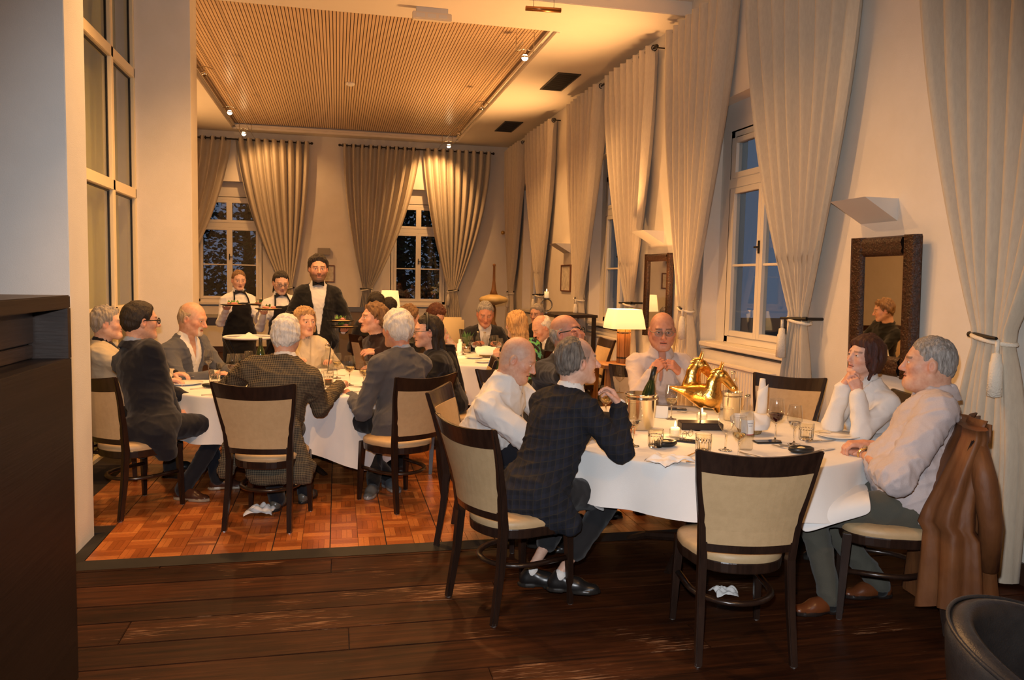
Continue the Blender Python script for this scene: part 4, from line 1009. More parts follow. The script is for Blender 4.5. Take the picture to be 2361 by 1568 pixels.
def person(label, group, head, hip, face, look, top, legs='dark', hair=None, skin=(.60, .36, .25), arms=None, seat=.47, size=1.0, hs=1.0, feat=None,
           vox=1.0, knees=None, ankles=None, shoes=None, twist=0, belly=0, glasses=None, tie=None, bow=False, toes=None, female=False, standing=False, trouser_len=1.0, socks=None, sw=1.0, sink=0):
    feat = dict(feat or {}); feat['skin'] = skin
    if female:
        for k_, v_ in dict(nose=.74, jaw=.86, ridge=.72, wide=.96, neckw=.86, browa=.5, flush=.6, lip=(.50, .15, .13)).items(): feat.setdefault(k_, v_)
    if hair: feat.setdefault('hair', hair.get('brow', (.1, .06, .04)))
    th = math.radians(face-90); ct, st_ = math.cos(th), math.sin(th)
    Rl = np.array(((ct, st_, 0), (-st_, ct, 0), (0, 0, 1)))       # world -> local
    root = np.array((hip[0], hip[1], DZ if (hip[1] > DY0 and hip[0] > DX0) else 0.0))
    loc = lambda p: Rl@(np.array(p, float)-root)
    ldir = lambda d: Rl@np.array(d, float)
    H = loc(head); la = math.radians(look[0]-face+90); lp = math.radians(look[1])
    fw = np.array((math.cos(la)*math.cos(lp), math.sin(la)*math.cos(lp), math.sin(lp)))
    ro = math.radians(look[2] if len(look) > 2 else 0); side = nrm(np.cross(fw, (0, 0, 1))); Rh = frame(fw, np.array((0, 0, 1))*math.cos(ro)+side*math.sin(ro))
    b = size
    nb = H+Rh@np.array((0, -.035, -.075))*hs+np.array((0, -.012, -.085*b))
    hc = np.array((0, 0, (.94*b if standing else seat+.085-sink)))
    ez = nrm(nb-hc); L = np.linalg.norm(nb-hc); ex = np.array((1., 0, 0)); tw = math.radians(twist); ex = np.array((math.cos(tw), math.sin(tw), 0)); ex = nrm(ex-ez*(ex@ez)); ey = np.cross(ez, ex)
    RT = np.stack([ex, ey, ez], 1); T_ = lambda x, y, s: hc+ex*x+ey*y+ez*s
    g = .90 if female else 1.0; W_ = .172*b*g*sw
    SH = {'R': nb-ez*.088*b+ex*W_-ey*.005, 'L': nb-ez*.088*b-ex*W_-ey*.005}
    A = {}
    for sd, sx in (('R', 1), ('L', -1)):
        a = dict((arms or {}).get(sd, {}))
        wr = loc(a['w']) if 'w' in a else np.array((sx*.16, .40, .80))
        if 'e' in a:
            e = loc(a['e']); wv = wr
        else: e, wv = ik(SH[sd], wr, .285*b, .255*b, a.get('pole', (sx*.6, -.4, -.8)))
        fd = nrm(ldir(a['d'])) if 'd' in a else nrm(wv-e); nn = nrm(ldir(a['n'])) if 'n' in a else np.array((0, 0, 1.))
        A[sd] = (SH[sd], e, wv, fd, nn, a)
    HJ = {'R': hc+np.array((.088*b, 0, -.01)), 'L': hc-np.array((.088*b, 0, .01))}
    K, AN = {}, {}
    for i, (sd, sx) in enumerate((('R', 1), ('L', -1))):
        if standing: K[sd] = np.array((sx*.10, .02, .50*b)); AN[sd] = np.array((sx*.105, -.02, .09))
        else: K[sd] = np.array((sx*.13, .43*b, seat+.075)); AN[sd] = np.array((sx*.13, .40, .09))
        if knees: K[sd] = loc(knees[i])
        if ankles: AN[sd] = loc(ankles[i])
    pts = np.array([H, nb, hc, *SH.values(), *[A[s][i] for s in 'RL' for i in (1, 2)], *HJ.values(), *K.values(), *AN.values()])
    def torso(F, inf, k=.06):
        F.ell(hc+ey*-.01, (.165*b+inf, .13*b+inf, .13*b+inf), RT, k); F.ell(T_(0, belly*.45, L*.30), (.148*b*g+inf+belly*.3, .112*b+inf+belly*.55, .17*b), RT, k)
        F.ell(T_(0, .005+belly*.1, L*.66), (.165*b*g+inf, .116*b+inf+(.0 if not female else .004), .19*b), RT, k)
        if female:
            for s in (-1, 1): F.ell(T_(s*.07, .085, L*.64), (.06+inf*.6, .05+inf*.6, .06+inf*.6), RT, .05)
        F.rc(SH['L']*.92+SH['R']*.08, SH['R']*.92+SH['L']*.08, .052*b*g+inf*.7, k=.05)
        for s in 'RL': F.rc(nb-ez*.025, SH[s]*.72+nb*.28, .048*b+inf*.4, .044*b+inf*.5, k=.05)
    def arm(F, sd, inf, t=1.0, k=.03):
        s, e, wv = A[sd][:3]; wv = e+(wv-e)*t
        F.rc(s, e, (.052*g+inf*.8)*b, (.041*g+inf)*b, k=.045); F.rc(e, wv, (.041*g+inf)*b, (.041+(.027-.041)*t)*g*b+inf, k=.02)
    def legs_(F, inf, t=1.0, pel=True):
        if pel: F.ell(hc, (.165*b+inf, .13*b+inf, .115*b+inf), RT if standing else None, .05)
        for sd in 'RL':
            an = K[sd]+(AN[sd]-K[sd])*t
            F.rc(HJ[sd], K[sd], .084*b+inf, .053*b+inf, k=.03); F.rc(K[sd], an, .052*b+inf, (.036+.014*(1-t))*b+inf*1.2, k=.015)
    def bounds(P, m): P = np.array(P); return P.min(0)-m, P.max(0)+m
    def fold(V, Q, amp, seed, f=26):
        V = relax(V, Q); N = normals(V, Q); rd = (1-np.minimum(1, np.abs(wob(V*np.array((.8, .8, 1.5)), f*.75, seed+7))*1.6))**2; rd2 = (1-np.minimum(1, np.abs(wob(V*np.array((1.1, 1.1, .8)), f*1.4, seed+9))*1.6))**2
        return V+N*((wob(V*np.array((1, 1, .55)), f, seed)*amp*.8+rd*amp*1.5+rd2*amp*.8-amp*.6)[:, None]).astype(np.float32)
    # ---- the body itself
    hh = {1.0: .0036}.get(vox, .0036*vox); VV, QQ, CC = [], [], []
    def put(V, Q, C): QQ.append(Q+sum(len(v) for v in VV)); VV.append(V.astype(np.float32)); CC.append(C)
    neck_h = (Rh.T@(nb-H))/hs
    V, Q, C = head_mesh(hh, neck_h, feat); put(V@(Rh.T*hs)+H, Q, C)
    lo, hi = bounds(pts[1:], .17); F = Field(lo, hi, .018); torso(F, -.012)
    for sd in 'RL': arm(F, sd, -.004)
    legs_(F, -.008); F.rc(nb-ez*.05, nb+ez*.02, .05*b, k=.02)
    V, Q = F.mesh(); put(V, Q, np.tile(np.array(skin, np.float32), (len(V), 1)))
    for sd in 'RL':
        s, e, wv, fd, nn, a = A[sd]; V, Q = hand_mesh(.004*max(1, vox*.9), sd == 'L', a.get('curl', .55), a.get('spread', .05), a.get('thumb', 1.0), a.get('curls'))
        Fm = frame(fd, nn); C = np.tile(np.array(skin, np.float32)*np.array((1.02, .92, .9)), (len(V), 1)); put((V*.97*b*g)@Fm.T+wv, Q, C)
    me = np_mesh('person', np.concatenate(VV), np.concatenate(QQ), np.concatenate(CC)); me.materials.append(M_SKIN)
    P = bpy.data.objects.new('person', me); COL.objects.link(P); P.location = root; P.rotation_euler = (0, 0, th); tag(P, label, 'person', group)
    def kid(name, V, Q, m, C=None, lab=None):
        if len(V) == 0: return None
        me = np_mesh(name, V, Q, C); o = link(name, me, m, P)
        if lab: o['label'] = lab
        return o
    if hair:
        V, Q = hair_mesh(.0045*max(1, vox*.8), hair); kid('hair', V@(Rh.T*hs)+H, Q, hair['m'])
    # ---- trousers / skirt, shoes
    hcl = .010*max(1, vox*.8)
    if legs is not None:
        lo, hi = bounds([hc, *HJ.values(), *K.values(), *AN.values()], .19); F = Field(lo, hi, hcl*1.1); legs_(F, .013, trouser_len)
        F.fun(lambda x, y, z: (z-(AN['R'][2]-.045 if trouser_len > .9 else -1))+0*x+0*y, .004, True)
        V, Q = F.mesh(); kid('trousers', fold(V, Q, .004, 11, 30), Q, legs)
    for i, sd in enumerate('RL'):
        fd = nrm(ldir(toes[i])) if toes else nrm((.25*(1 if sd == 'R' else -1), 1, 0))
        pitch_ = 0; V, Q, C = shoe_mesh(.0065*max(1, vox*.8), *(shoes or ((.012, .011, .011), (.02, .018, .016))))
        Fm = frame(fd, (0, 0, 1)); base = np.array((AN[sd][0], AN[sd][1], max(0, AN[sd][2]-.09)))
        kid('shoe', V@Fm.T+base, Q, M_SHOE, C)
        if socks:
            F = Field(AN[sd]-.09, AN[sd]+.12, .008); lo_ = trouser_len < .9; F.rc(AN[sd]-np.array((0, 0, .06 if lo_ else .03)), AN[sd]+((K[sd]-AN[sd])*.13 if not lo_ else np.array((0, 0, -.012))), .030*b if lo_ else .043*b, .036*b if lo_ else .047*b, k=.01); V, Q = F.mesh(); kid('sock', V, Q, socks)
    # ---- tops
    kind = top['kind']; tm = top['m']; rg = 17+len(label)
    tp = [nb+ez*.08, hc, *SH.values(), *[A[s][i] for s in 'RL' for i in (1, 2)]]
    def xs_(x, y, z):
        px, py, pz = x-hc[0], y-hc[1], z-hc[2]
        return px*ex[0]+py*ex[1]+pz*ex[2], px*ey[0]+py*ey[1]+pz*ey[2], px*ez[0]+py*ez[1]+pz*ez[2]
    nax = nrm(H+Rh@np.array((0, -.03, -.05))*hs-nb)
    def collar(F, r0_=.062, hgt=.05, gap=.018, th_=.008, lowz=-.015, slope=.42):
        def f(x, y, z):
            px, py, pz = x-nb[0], y-nb[1], z-nb[2]; s = px*nax[0]+py*nax[1]+pz*nax[2]
            rho = np.sqrt(np.maximum((px-s*nax[0])**2+(py-s*nax[1])**2+(pz-s*nax[2])**2, 1e-9)); u, v, _ = xs_(x, y, z)
            d = np.maximum(np.abs(rho-(r0_+.012-slope*s)*b*g*max(1, feat.get('neckw', 1)))-th_, np.maximum(lowz-s, s-hgt)); return np.maximum(d, np.where(v > 0, gap-np.abs(u), -1))
        F.fun(f, .008, False, nb-.13, nb+.13)
    def V_open(F, wt, sb, band=.045, th_=.007):
        def wid(s): return np.interp(s, [sb*L, L*.97, L*1.2], [0, wt, wt*1.35]).astype(np.float32)
        u, v, s = xs_(*[a_.reshape([-1 if i == j else 1 for j in range(3)]) for i, a_ in enumerate(F.ax)])
        ww = wid(s); inb = np.clip(1-np.abs(np.abs(u)-(ww+band*.5))/(band*.5), 0, 1)*(v > .02)*(s > sb*L)
        F.D = F.D-np.minimum(1, inb*4).astype(np.float32)*th_
        d = np.maximum(np.maximum(np.abs(u)-ww, .015-v), sb*L-s); F.D = np.maximum(F.D, -d.astype(np.float32))
    def tails(F):
        for q in top.get('tails', ()):
            F.rc(q[0], q[1], q[2], q[3], k=.05, flat=q[4] if len(q) > 4 else None)
    lo, hi = bounds(tp + [np.array(q[i]) for q in top.get('tails', ()) for i in (0, 1)], .16)
    slv = top.get('sleeve', .96)
    if kind in ('jacket', 'coat'):
        F = Field(lo, hi, hcl); torso(F, .026)
        F.ell(hc+ey*-.012+ez*-.02, (.175*b+.028, .14*b+.026, .14*b), RT, .05)
        tails(F)
        if top.get('hem') is not None:
            hz = top['hem']; F.fun(lambda x, y, z: (z-hz)+0*x+0*y, .01, True)
        collar(F, .074, .03, .05, .010, -.03); V_open(F, top.get('open', .075), top.get('btn', .42))
        for sd in 'RL': arm(F, sd, .017, slv)
        nk = H+Rh@np.array((0, -.01, -.05))*hs; F.rc(nb-ez*.01, nk, .060*b*g, .058*b*g, k=.006, sub=True)
        V, Q = F.mesh(); kid('jacket', fold(V, Q, top.get('amp', .0045), rg), Q, tm)
        F = Field(*bounds([nb+ez*.06, hc, *SH.values()], .12), hcl); torso(F, .010, .05); collar(F, .063, .06, .018, .008, -.015, .34)
        F.rc(nb-ez*.02, nk, .056*b*g, k=.004, sub=True)
        if top.get('shirt_open'): V_open(F, top['shirt_open'], .62, .001, 0)
        F.fun(lambda x, y, z: (z-hc[2]+.02)+0*x+0*y, .01, True)
        V, Q = F.mesh(); kid('shirt', fold(V, Q, .002, rg+1, 40), Q, top['shirt'])
        if top.get('cuffs', True):
            for sd in 'RL':
                s, e, wv = A[sd][:3]; F = Field(wv-.09, wv+.09, .007); F.rc(e+(wv-e)*.9, e+(wv-e)*1.03, .036*b*g, .036*b*g, k=.005); V, Q = F.mesh(); kid('cuff', V, Q, top['shirt'])
    else:
        F = Field(lo, hi, hcl); torso(F, top.get('inf', .016))
        if kind == 'shirt': collar(F, .066, .07, .02, .009, -.015, .30)
        elif kind == 'sweater': collar(F, .062, top.get('neckh', .02), -1, .010)
        nk = H+Rh@np.array((0, -.01, -.05))*hs; F.rc(nb-ez*.02, nk, .057*b*g*feat.get('neckw', 1), .055*b*g*feat.get('neckw', 1), k=.004, sub=True)
        if top.get('shirt_open'): V_open(F, top['shirt_open'], .66, .02, .003)
        for sd in 'RL': arm(F, sd, top.get('ainf', .015), slv)
        tails(F); F.fun(lambda x, y, z: (z-hc[2]+(.06 if not standing else -.02))+0*x+0*y, .01, True)
        V, Q = F.mesh(); kid('shirt' if kind == 'shirt' else 'top', fold(V, Q, top.get('amp', .005), rg), Q, tm)
        if top.get('roll'):
            for sd in 'RL':
                s, e, wv = A[sd][:3]; c = e+(wv-e)*slv; F = Field(c-.11, c+.11, .007); F.rc(c-(wv-e)*.12, c+(wv-e)*.06, .056*b, .054*b, k=.01); V, Q = F.mesh(); kid('rolled_cuff', fold(V, Q, .004, 5, 60), Q, tm)
    if top.get('apron') is not None:
        F = Field(*bounds([hc-ez*.62, hc+ez*.45, *SH.values()], .17), hcl*1.1); torso(F, .026)
        F.rc(hc, hc-np.array((0, 0, .5)), .185, .2, k=.06, flat=((0, 1, 0), .8))
        u, v, s = xs_(*[a_.reshape([-1 if i == j else 1 for j in range(3)]) for i, a_ in enumerate(F.ax)])
        wz = np.interp(s, [-.7, 0, .1, L*.5, L*.8], [.3, .3, .2, .13, .085]); F.D = np.maximum(F.D, np.maximum(np.maximum(np.abs(u)-wz, .01-v), s-L*.78).astype(np.float32))
        V, Q = F.mesh(); ap = kid('apron', fold(V, Q, .003, 4), Q, top['apron'])
        mbx = MB()
        for s_ in (-1, 1): mbx.tube([T_(s_*.085, .14, L*.76), T_(s_*.075, .125, L*.88), T_(s_*.06, .06, L*1.02), T_(s_*.05, -.04, L*1.04)], .009, 6)
        mbx.build('strap', top['apron'], ap)
    fr = lambda x, s, d: T_(x, d, s)
    if tie is not None:
        F = Field(*bounds([T_(0, .15, L*.35), T_(0, .1, L)], .08), .006); d0 = top.get('tied', .145)
        F.ell(T_(0, .105, L*.955), (.018, .014, .018), RT, .004); F.rc(T_(0, .115, L*.92), T_(0, d0+.005, L*.70), .017, .026, k=.008, flat=(ey, .3)); F.rc(T_(0, d0+.005, L*.70), T_(0, d0+belly*.8, L*.36), .026, .034, k=.008, flat=(ey, .3))
        V, Q = F.mesh(); kid('tie', V, Q, tie)
    if bow:
        bm_ = MB(); c = nb+ey*.088+ez*.012
        for s in (-1, 1):
            bm_.add([c+ez*.008+ey*.01, c-ez*.008+ey*.01, c+ex*s*.058+ez*.026+ey*.004, c+ex*s*.058-ez*.026+ey*.004, c+ex*s*.03+ey*.018, c+ex*s*.03-ey*.004, c+ex*s*.058+ey*-.006], [(0, 1, 4), (0, 4, 2), (1, 3, 4), (2, 4, 3), (0, 2, 5), (1, 5, 3), (2, 6, 5), (3, 5, 6), (2, 3, 6)] if s > 0 else [(0, 4, 1), (0, 2, 4), (1, 4, 3), (2, 3, 4), (0, 5, 2), (1, 3, 5), (2, 5, 6), (3, 6, 5), (2, 6, 3)])
        bm_.ball(c+ey*.008, .012, 6); bm_.build('bow_tie', M_BOW, P)
    if glasses is not None:
        gm = MB(); tr = lambda p: Rh@(np.array(p)*hs)+H
        for s in (-1, 1):
            gm.tube([tr((s*.033+.023*math.cos(a*PI/9)*1.05, .098-.05*(.023*math.cos(a*PI/9)*s)-.0, .0+.0185*math.sin(a*PI/9))) for a in range(18)], .0022 if glasses.get('thin') else .0035, 6, closed=True)
            gm.tube([tr((s*.057, .094, .004)), tr((s*.078, .07, .006)), tr((s*.083, -.005, .008)), tr((s*.08, -.025, -.006))], .0024 if glasses.get('thin') else .0034, 6)
        gm.tube([tr((-.010, .1, .003)), tr((0, .104, .005)), tr((.010, .1, .003))], .0025, 6); go = gm.build('glasses', glasses['m'], P, smooth=True)
        ln = MB()
        for s in (-1, 1):
            ln.add([tr((s*.033, .0985, 0))]+[tr((s*.033+.022*math.cos(a*PI/9), .0975, .018*math.sin(a*PI/9))) for a in range(18)], [(0, k+1, (k+1) % 18+1) for k in range(18)])
        ln.build('lens', M_PANE, go)
    INFO.append((label, P, dict(H=H, Rh=Rh, nb=nb, hc=hc, ex=ex, ey=ey, ez=ez, L=L, A=A, root=root, Rl=Rl, hs=hs)))
    return P, INFO[-1][2]
INFO = []
M_SHOE = mat('shoe_leather', (1, 1, 1), .3, vcol=True)
M_BOW = mat('black_satin', (.01, .01, .011), .45)
# ================================================================== the people in the room
def check_mat(name, base, alt, line, period, lw, thin=True, sc=(1, .6, 0)):
    """woven check in the wearer's own frame: u runs round the body, v up the spine"""
    m = bpy.data.materials.new(name); m.use_nodes = True; nt = m.node_tree; L = nt.links.new; b = nt.nodes['Principled BSDF']
    tc = _n(nt, 'ShaderNodeTexCoord'); sp = _n(nt, 'ShaderNodeSeparateXYZ'); L(tc.outputs['Object'], sp.inputs[0])
    def ma(op, a, c=None):
        n = _n(nt, 'ShaderNodeMath', operation=op); (L(a, n.inputs[0]) if not isinstance(a, (int, float)) else setattr(n.inputs[0], 'default_value', a))
        if c is not None: (L(c, n.inputs[1]) if not isinstance(c, (int, float)) else setattr(n.inputs[1], 'default_value', c))
        return n.outputs[0]
    u = ma('DIVIDE', ma('ADD', sp.outputs[0], ma('MULTIPLY', sp.outputs[1], sc[1])), period); v = ma('DIVIDE', ma('ADD', sp.outputs[2], ma('MULTIPLY', sp.outputs[1], sc[2])), period)
    fu, fv_ = ma('FRACT', ma('ADD', u, 100.0)), ma('FRACT', ma('ADD', v, 100.0)); hu, hv = ma('LESS_THAN', fu, .5), ma('LESS_THAN', fv_, .5)
    k = ma('MULTIPLY', ma('ADD', hu, hv), .5); r = _n(nt, 'ShaderNodeValToRGB'); r.color_ramp.elements[0].color = rgba(base); r.color_ramp.elements[1].color = rgba(alt); L(k, r.inputs[0])
    out = r.outputs[0]
    if thin:
        ln = ma('MAXIMUM', ma('LESS_THAN', fu, lw), ma('LESS_THAN', fv_, lw)); mx = _n(nt, 'ShaderNodeMix', data_type='RGBA'); L(ln, mx.inputs[0]); L(out, mx.inputs[6]); mx.inputs[7].default_value = rgba(line); out = mx.outputs[2]
    L(out, b.inputs['Base Color']); b.inputs['Roughness'].default_value = .9; b.inputs['Specular IOR Level'].default_value = .2
    n = _n(nt, 'ShaderNodeTexNoise', Scale=500); L(tc.outputs['Object'], n.inputs['Vector']); bp = _n(nt, 'ShaderNodeBump', Strength=.25); bp.inputs['Distance'].default_value = .004; L(n.outputs['Fac'], bp.inputs['Height']); L(bp.outputs[0], b.inputs['Normal'])
    return m
def floral_mat(name, base, c1, c2, sc):
    m = mat(name, base, .7); nt = m.node_tree; L = nt.links.new; b = nt.nodes['Principled BSDF']; tc = _n(nt, 'ShaderNodeTexCoord'); n = _n(nt, 'ShaderNodeTexNoise', Scale=sc, Detail=2); L(tc.outputs['Object'], n.inputs[0])
    r = _n(nt, 'ShaderNodeValToRGB'); r.color_ramp.interpolation = 'CONSTANT'; e = r.color_ramp.elements; e[0].color = rgba(base); e[1].position = .62; e[1].color = rgba(c2); k = e.new(.53); k.color = rgba(c1)
    L(n.outputs['Fac'], r.inputs[0]); L(r.outputs[0], b.inputs['Base Color']); return m
F_WHITE = fabric('white_cotton', (.74, .73, .71), (.68, .67, .66)); F_PINK = fabric('pale_pink_cotton', (.62, .53, .50), (.55, .47, .45), scale=350); F_PINK2 = fabric('rose_grey_cotton', (.56, .49, .48), (.48, .42, .43), scale=350)
F_NAVY = fabric('navy_wool', (.011, .012, .018)); F_BLACK = fabric('black_cotton', (.008, .008, .009)); F_GREYW = fabric('grey_wool', (.085, .085, .095), (.06, .06, .068)); F_BLUEG = fabric('blue_grey_wool', (.10, .105, .125), (.075, .08, .095))
F_BEIGE = fabric('beige_linen', (.50, .43, .31)); F_CREAM = fabric('cream_knit', (.66, .57, .42)); F_DARKJ = fabric('dark_jacket_wool', (.018, .018, .021)); F_MAROON = fabric('dark_maroon_knit', (.018, .006, .006)); F_OLIVE = fabric('olive_trousers', (.085, .082, .065), (.07, .067, .052))
F_DENIMW = fabric('white_denim', (.80, .79, .77), (.74, .73, .72)); F_TROU = fabric('charcoal_trousers', (.016, .016, .018)); F_BLUESH = fabric('light_blue_cotton', (.35, .42, .55)); F_SOCKW = fabric('white_sock', (.75, .74, .72)); F_SOCKB = fabric('black_sock', (.01, .01, .011))
F_CHECK = check_mat('dark_windowpane_check', (.012, .013, .017), (.017, .019, .03), (.026, .023, .021), .046, .10, sc=(1, .75, -.25))
F_TWEED = check_mat('brown_houndstooth', (.17, .135, .085), (.022, .02, .018), (.10, .08, .05), .0112, .1, thin=False)
F_FLOR = floral_mat('green_floral', (.006, .006, .007), (.10, .42, .28), (.16, .55, .06), 16); F_FLOR2 = floral_mat('pink_floral', (.55, .45, .38), (.60, .26, .24), (.35, .40, .25), 26)
H_GREY = hair_mat('grey_hair', (.22, .19, .16), (.42, .38, .33)); H_WHITE = hair_mat('white_hair', (.55, .52, .47), (.80, .77, .72)); H_SALT = hair_mat('salt_and_pepper_hair', (.12, .11, .10), (.42, .40, .38)); H_DARK = hair_mat('dark_hair', (.010, .007, .005), (.03, .02, .014))
H_AUB = hair_mat('auburn_hair', (.022, .006, .005), (.07, .018, .012)); H_BLOND = hair_mat('blond_hair', (.42, .22, .07), (.68, .42, .18)); H_LBROWN = hair_mat('light_brown_hair', (.11, .055, .02), (.24, .13, .055)); H_DBLOND = hair_mat('dark_blond_hair', (.30, .17, .07), (.48, .30, .14)); H_BROWNG = hair_mat('brown_grey_hair', (.05, .04, .033), (.20, .17, .14))
A_ = lambda x, y, Y: tuple(at(x, y, Y))
def sub(a, b): return tuple(np.array(a)-np.array(b))
G1, G2, G3, GW = 'guests at the table with the golden horse', 'guests at the table by the pier', 'guests at the far tables', 'serving staff'
SK1, SK2, SK3 = (.62, .36, .25), (.66, .42, .31), (.55, .27, .18)

# --- table with the golden horse
w1 = A_(1428, 938, 3.70)
p1, i1 = person('person in a dark checked jacket, chin resting on a raised hand', G1, A_(1332, 832, 3.88), (1.0, 3.78), 23, (8, 3), dict(kind='jacket', m=F_CHECK, shirt=F_WHITE, amp=.006, tails=[((.0, -.13, .52), (.12, -.06, .43), .10, .08), ((.1, -.05, .55), (.20, .05, .42), .10, .06)], hem=.375),
    F_TROU, dict(style='recede', m=H_BROWNG, thick=.010, brow=(.09, .07, .05), seed=3, amp=.002), SK2, dict(R=dict(e=(1.36, 3.56, .80), w=w1, d=sub(A_(1388, 866, 3.80), w1), n=(1, .1, .4), curl=.75), L=dict(w=(1.62, 4.22, .80))),
    feat=dict(nose=1.15, stub=((.16, .13, .11), .6)), knees=[(1.43, 3.84, .50), (1.35, 4.10, .52)], ankles=[A_(1292, 1322, 3.70), A_(1226, 1312, 3.84)], toes=[(.9, -.32, 0), (.9, -.25, 0)], trouser_len=.72, socks=F_SOCKW, hs=1.03, sw=1.05)
p2, i2 = person('person in a white shirt and dark tie looking down at the table', G1, A_(1197, 828, 4.50), (.86, 4.72), -24, (-26, -24), dict(kind='shirt', m=F_WHITE, amp=.006, inf=.02, ainf=.024),
    F_NAVY, None, SK1, dict(R=dict(w=(1.34, 4.30, .80)), L=dict(w=(1.52, 4.55, .80))), feat=dict(stub=((.42, .36, .31), .45), jowl=1, wide=1.04, jaw=1.1, neckw=1.12, browa=.35), belly=.08, size=1.10, hs=1.05, tie=F_NAVY, sw=1.12)
w3 = A_(1338, 800, 4.86)
p3, i3 = person('person in a dark jacket and glasses drinking from a wine glass', G1, A_(1308, 768, 5.05), (1.42, 5.30), -57, (-44, 14), dict(kind='jacket', m=F_DARKJ, shirt=F_WHITE),
    F_NAVY, dict(style='fringe', m=H_GREY, thick=.006, ftop=.03), SK3, dict(R=dict(w=w3, d=(.05, .05, 1), n=(.75, -.6, .1), curl=.8, pole=(.7, .3, -.6)), L=dict(w=(1.55, 4.95, .80))), feat=dict(stub=((.28, .22, .18), .4), flush=1.3), glasses=dict(m=M_BLACK), hs=1.06)
wr, wl = A_(1503, 858, 4.98), A_(1566, 858, 4.98); mid = A_(1533, 815, 4.94)
p4, i4 = person('person in a pale open-necked shirt facing this way over folded hands', G1, A_(1527, 764, 5.14), (2.34, 5.50), -103, (-107, -4), dict(kind='shirt', m=F_PINK, shirt_open=.02, amp=.005, inf=.012, ainf=.012, sleeve=.9),
    F_TROU, None, SK3, dict(R=dict(e=A_(1472, 912, 5.0), w=wr, d=sub(A_(1545, 812, 4.95), wr), n=(-.6, -.7, .5), curl=.95), L=dict(e=A_(1606, 912, 5.0), w=wl, d=sub(A_(1522, 808, 4.92), wl), n=(.5, -.8, .5), curl=.95)),
    feat=dict(stub=((.22, .13, .10), .3), neckw=1.1, wide=1.02, jaw=1.08), hs=1.10, size=1.04, sw=1.0, glasses=dict(m=M_METAL, thin=True))
wr, wl = A_(1944, 888, 4.02), A_(1978, 905, 3.93)
p5, i5 = person('person in a white jacket with hands clasped at the chin, below the ornate mirror', G1, A_(1992, 822, 4.06), (3.30, 4.20), 180, (184, 6, -4), dict(kind='jacket', m=F_DENIMW, shirt=F_WHITE, open=.05, btn=.30, cuffs=False, sleeve=.93, hem=.46),
    F_TROU, dict(style='bob', m=H_AUB, line='cover', thick=.022, amp=.006, freq=90, brow=(.05, .02, .015), locks=[((.075, -.02, -.02), (.078, .0, -.125), .03, .022), ((-.075, -.02, -.02), (-.078, .0, -.125), .03, .022), ((0, -.08, -.02), (0, -.085, -.13), .05, .035), ((.05, .03, .085), (.074, .052, .03), .022, .012), ((-.04, .04, .088), (-.074, .052, .03), .022, .012)], face=.064),
    (.68, .43, .33), dict(R=dict(e=A_(1920, 980, 4.10), w=wr, d=sub(A_(1970, 845, 3.98), wr), n=(-.7, .3, .5), curl=.9), L=dict(e=A_(1985, 998, 3.90), w=wl, d=sub(A_(1955, 845, 3.98), wl), n=(-.4, -.8, .4), curl=.9)), female=True, feat=dict(lip=(.5, .13, .11)), hs=.98)
wl = A_(1992, 1048, 3.48)
p6, i6 = person('person in a rose-grey shirt with rolled sleeves, leather jacket on the chair behind', G1, A_(2138, 838, 3.38), (2.79, 3.28), 143, (146, 2), dict(kind='shirt', m=F_PINK2, sleeve=.34, roll=1, amp=.007, inf=.03, ainf=.03),
    F_OLIVE, dict(style='short', m=H_SALT, thick=.009, amp=.001, brow=(.08, .06, .05), seed=8), SK1, dict(L=dict(e=A_(2068, 1104, 3.10), w=wl, d=sub(A_(1935, 1030, 3.62), wl), n=(0, -.3, 1), curl=.7), R=dict(w=tuple(on(1998, 1024, .80)), d=(-.9, .2, 0), curl=.8, pole=(.5, -.5, -.8))),
    knees=[(2.44, 3.66, .50), (2.32, 3.42, .49)], ankles=[A_(2028, 1345, 3.46), A_(1915, 1378, 3.33)], toes=[(-1, .15, 0), (-1, .05, 0)], shoes=((.13, .038, .012), (.02, .014, .012)), socks=F_SOCKB, belly=.10, size=1.08, hs=1.10, feat=dict(wide=1.06, jaw=1.12, jowl=1, neckw=1.2, flush=1.2, nose=.85), sw=1.08)
# --- table by the pier
p7, i7 = person('person in a beige jacket over black, next to the glazed partition', G2, A_(250, 745, 6.62), (-1.68, 6.56), 4, (6, 0), dict(kind='jacket', m=F_BEIGE, shirt=F_BLACK), F_TROU,
    dict(style='curly', m=H_GREY, thick=.016, amp=.006, freq=140, brow=(.3, .26, .2)), SK2, vox=1.3, feat=dict(jaw=1.1), hs=1.05)
p8, i8 = person('person in a navy jacket and dark-rimmed glasses, hands in the lap', G2, A_(326, 740, 5.86), (-1.22, 5.72), 46, (30, 0), dict(kind='jacket', m=F_NAVY, shirt=F_BLUESH, amp=.004, tails=[((.12, -.08, .52), (.16, -.02, .38), .12, .07), ((0, -.12, .52), (0, -.1, .42), .12, .08)], hem=.34), F_NAVY,
    dict(style='short', m=H_DARK, thick=.015, amp=.0015, seed=4, brow=(.03, .02, .015)), SK1, dict(R=dict(w=A_(405, 960, 5.92), d=(.7, .5, -.1), n=(.4, -.5, .8), curl=.5), L=dict(w=(-1.0, 6.08, .66), d=(.7, .2, -.2), curl=.6)),
    knees=[(-.80, 5.96, .53), (-.98, 6.18, .53)], ankles=[(-1.06, 5.80, .09), (-.86, 6.05, .09)], toes=[(.85, -.35, 0), (.9, .1, 0)], shoes=((.055, .022, .014), (.30, .26, .2)), glasses=dict(m=M_BLACK), hs=1.08, sw=1.08)
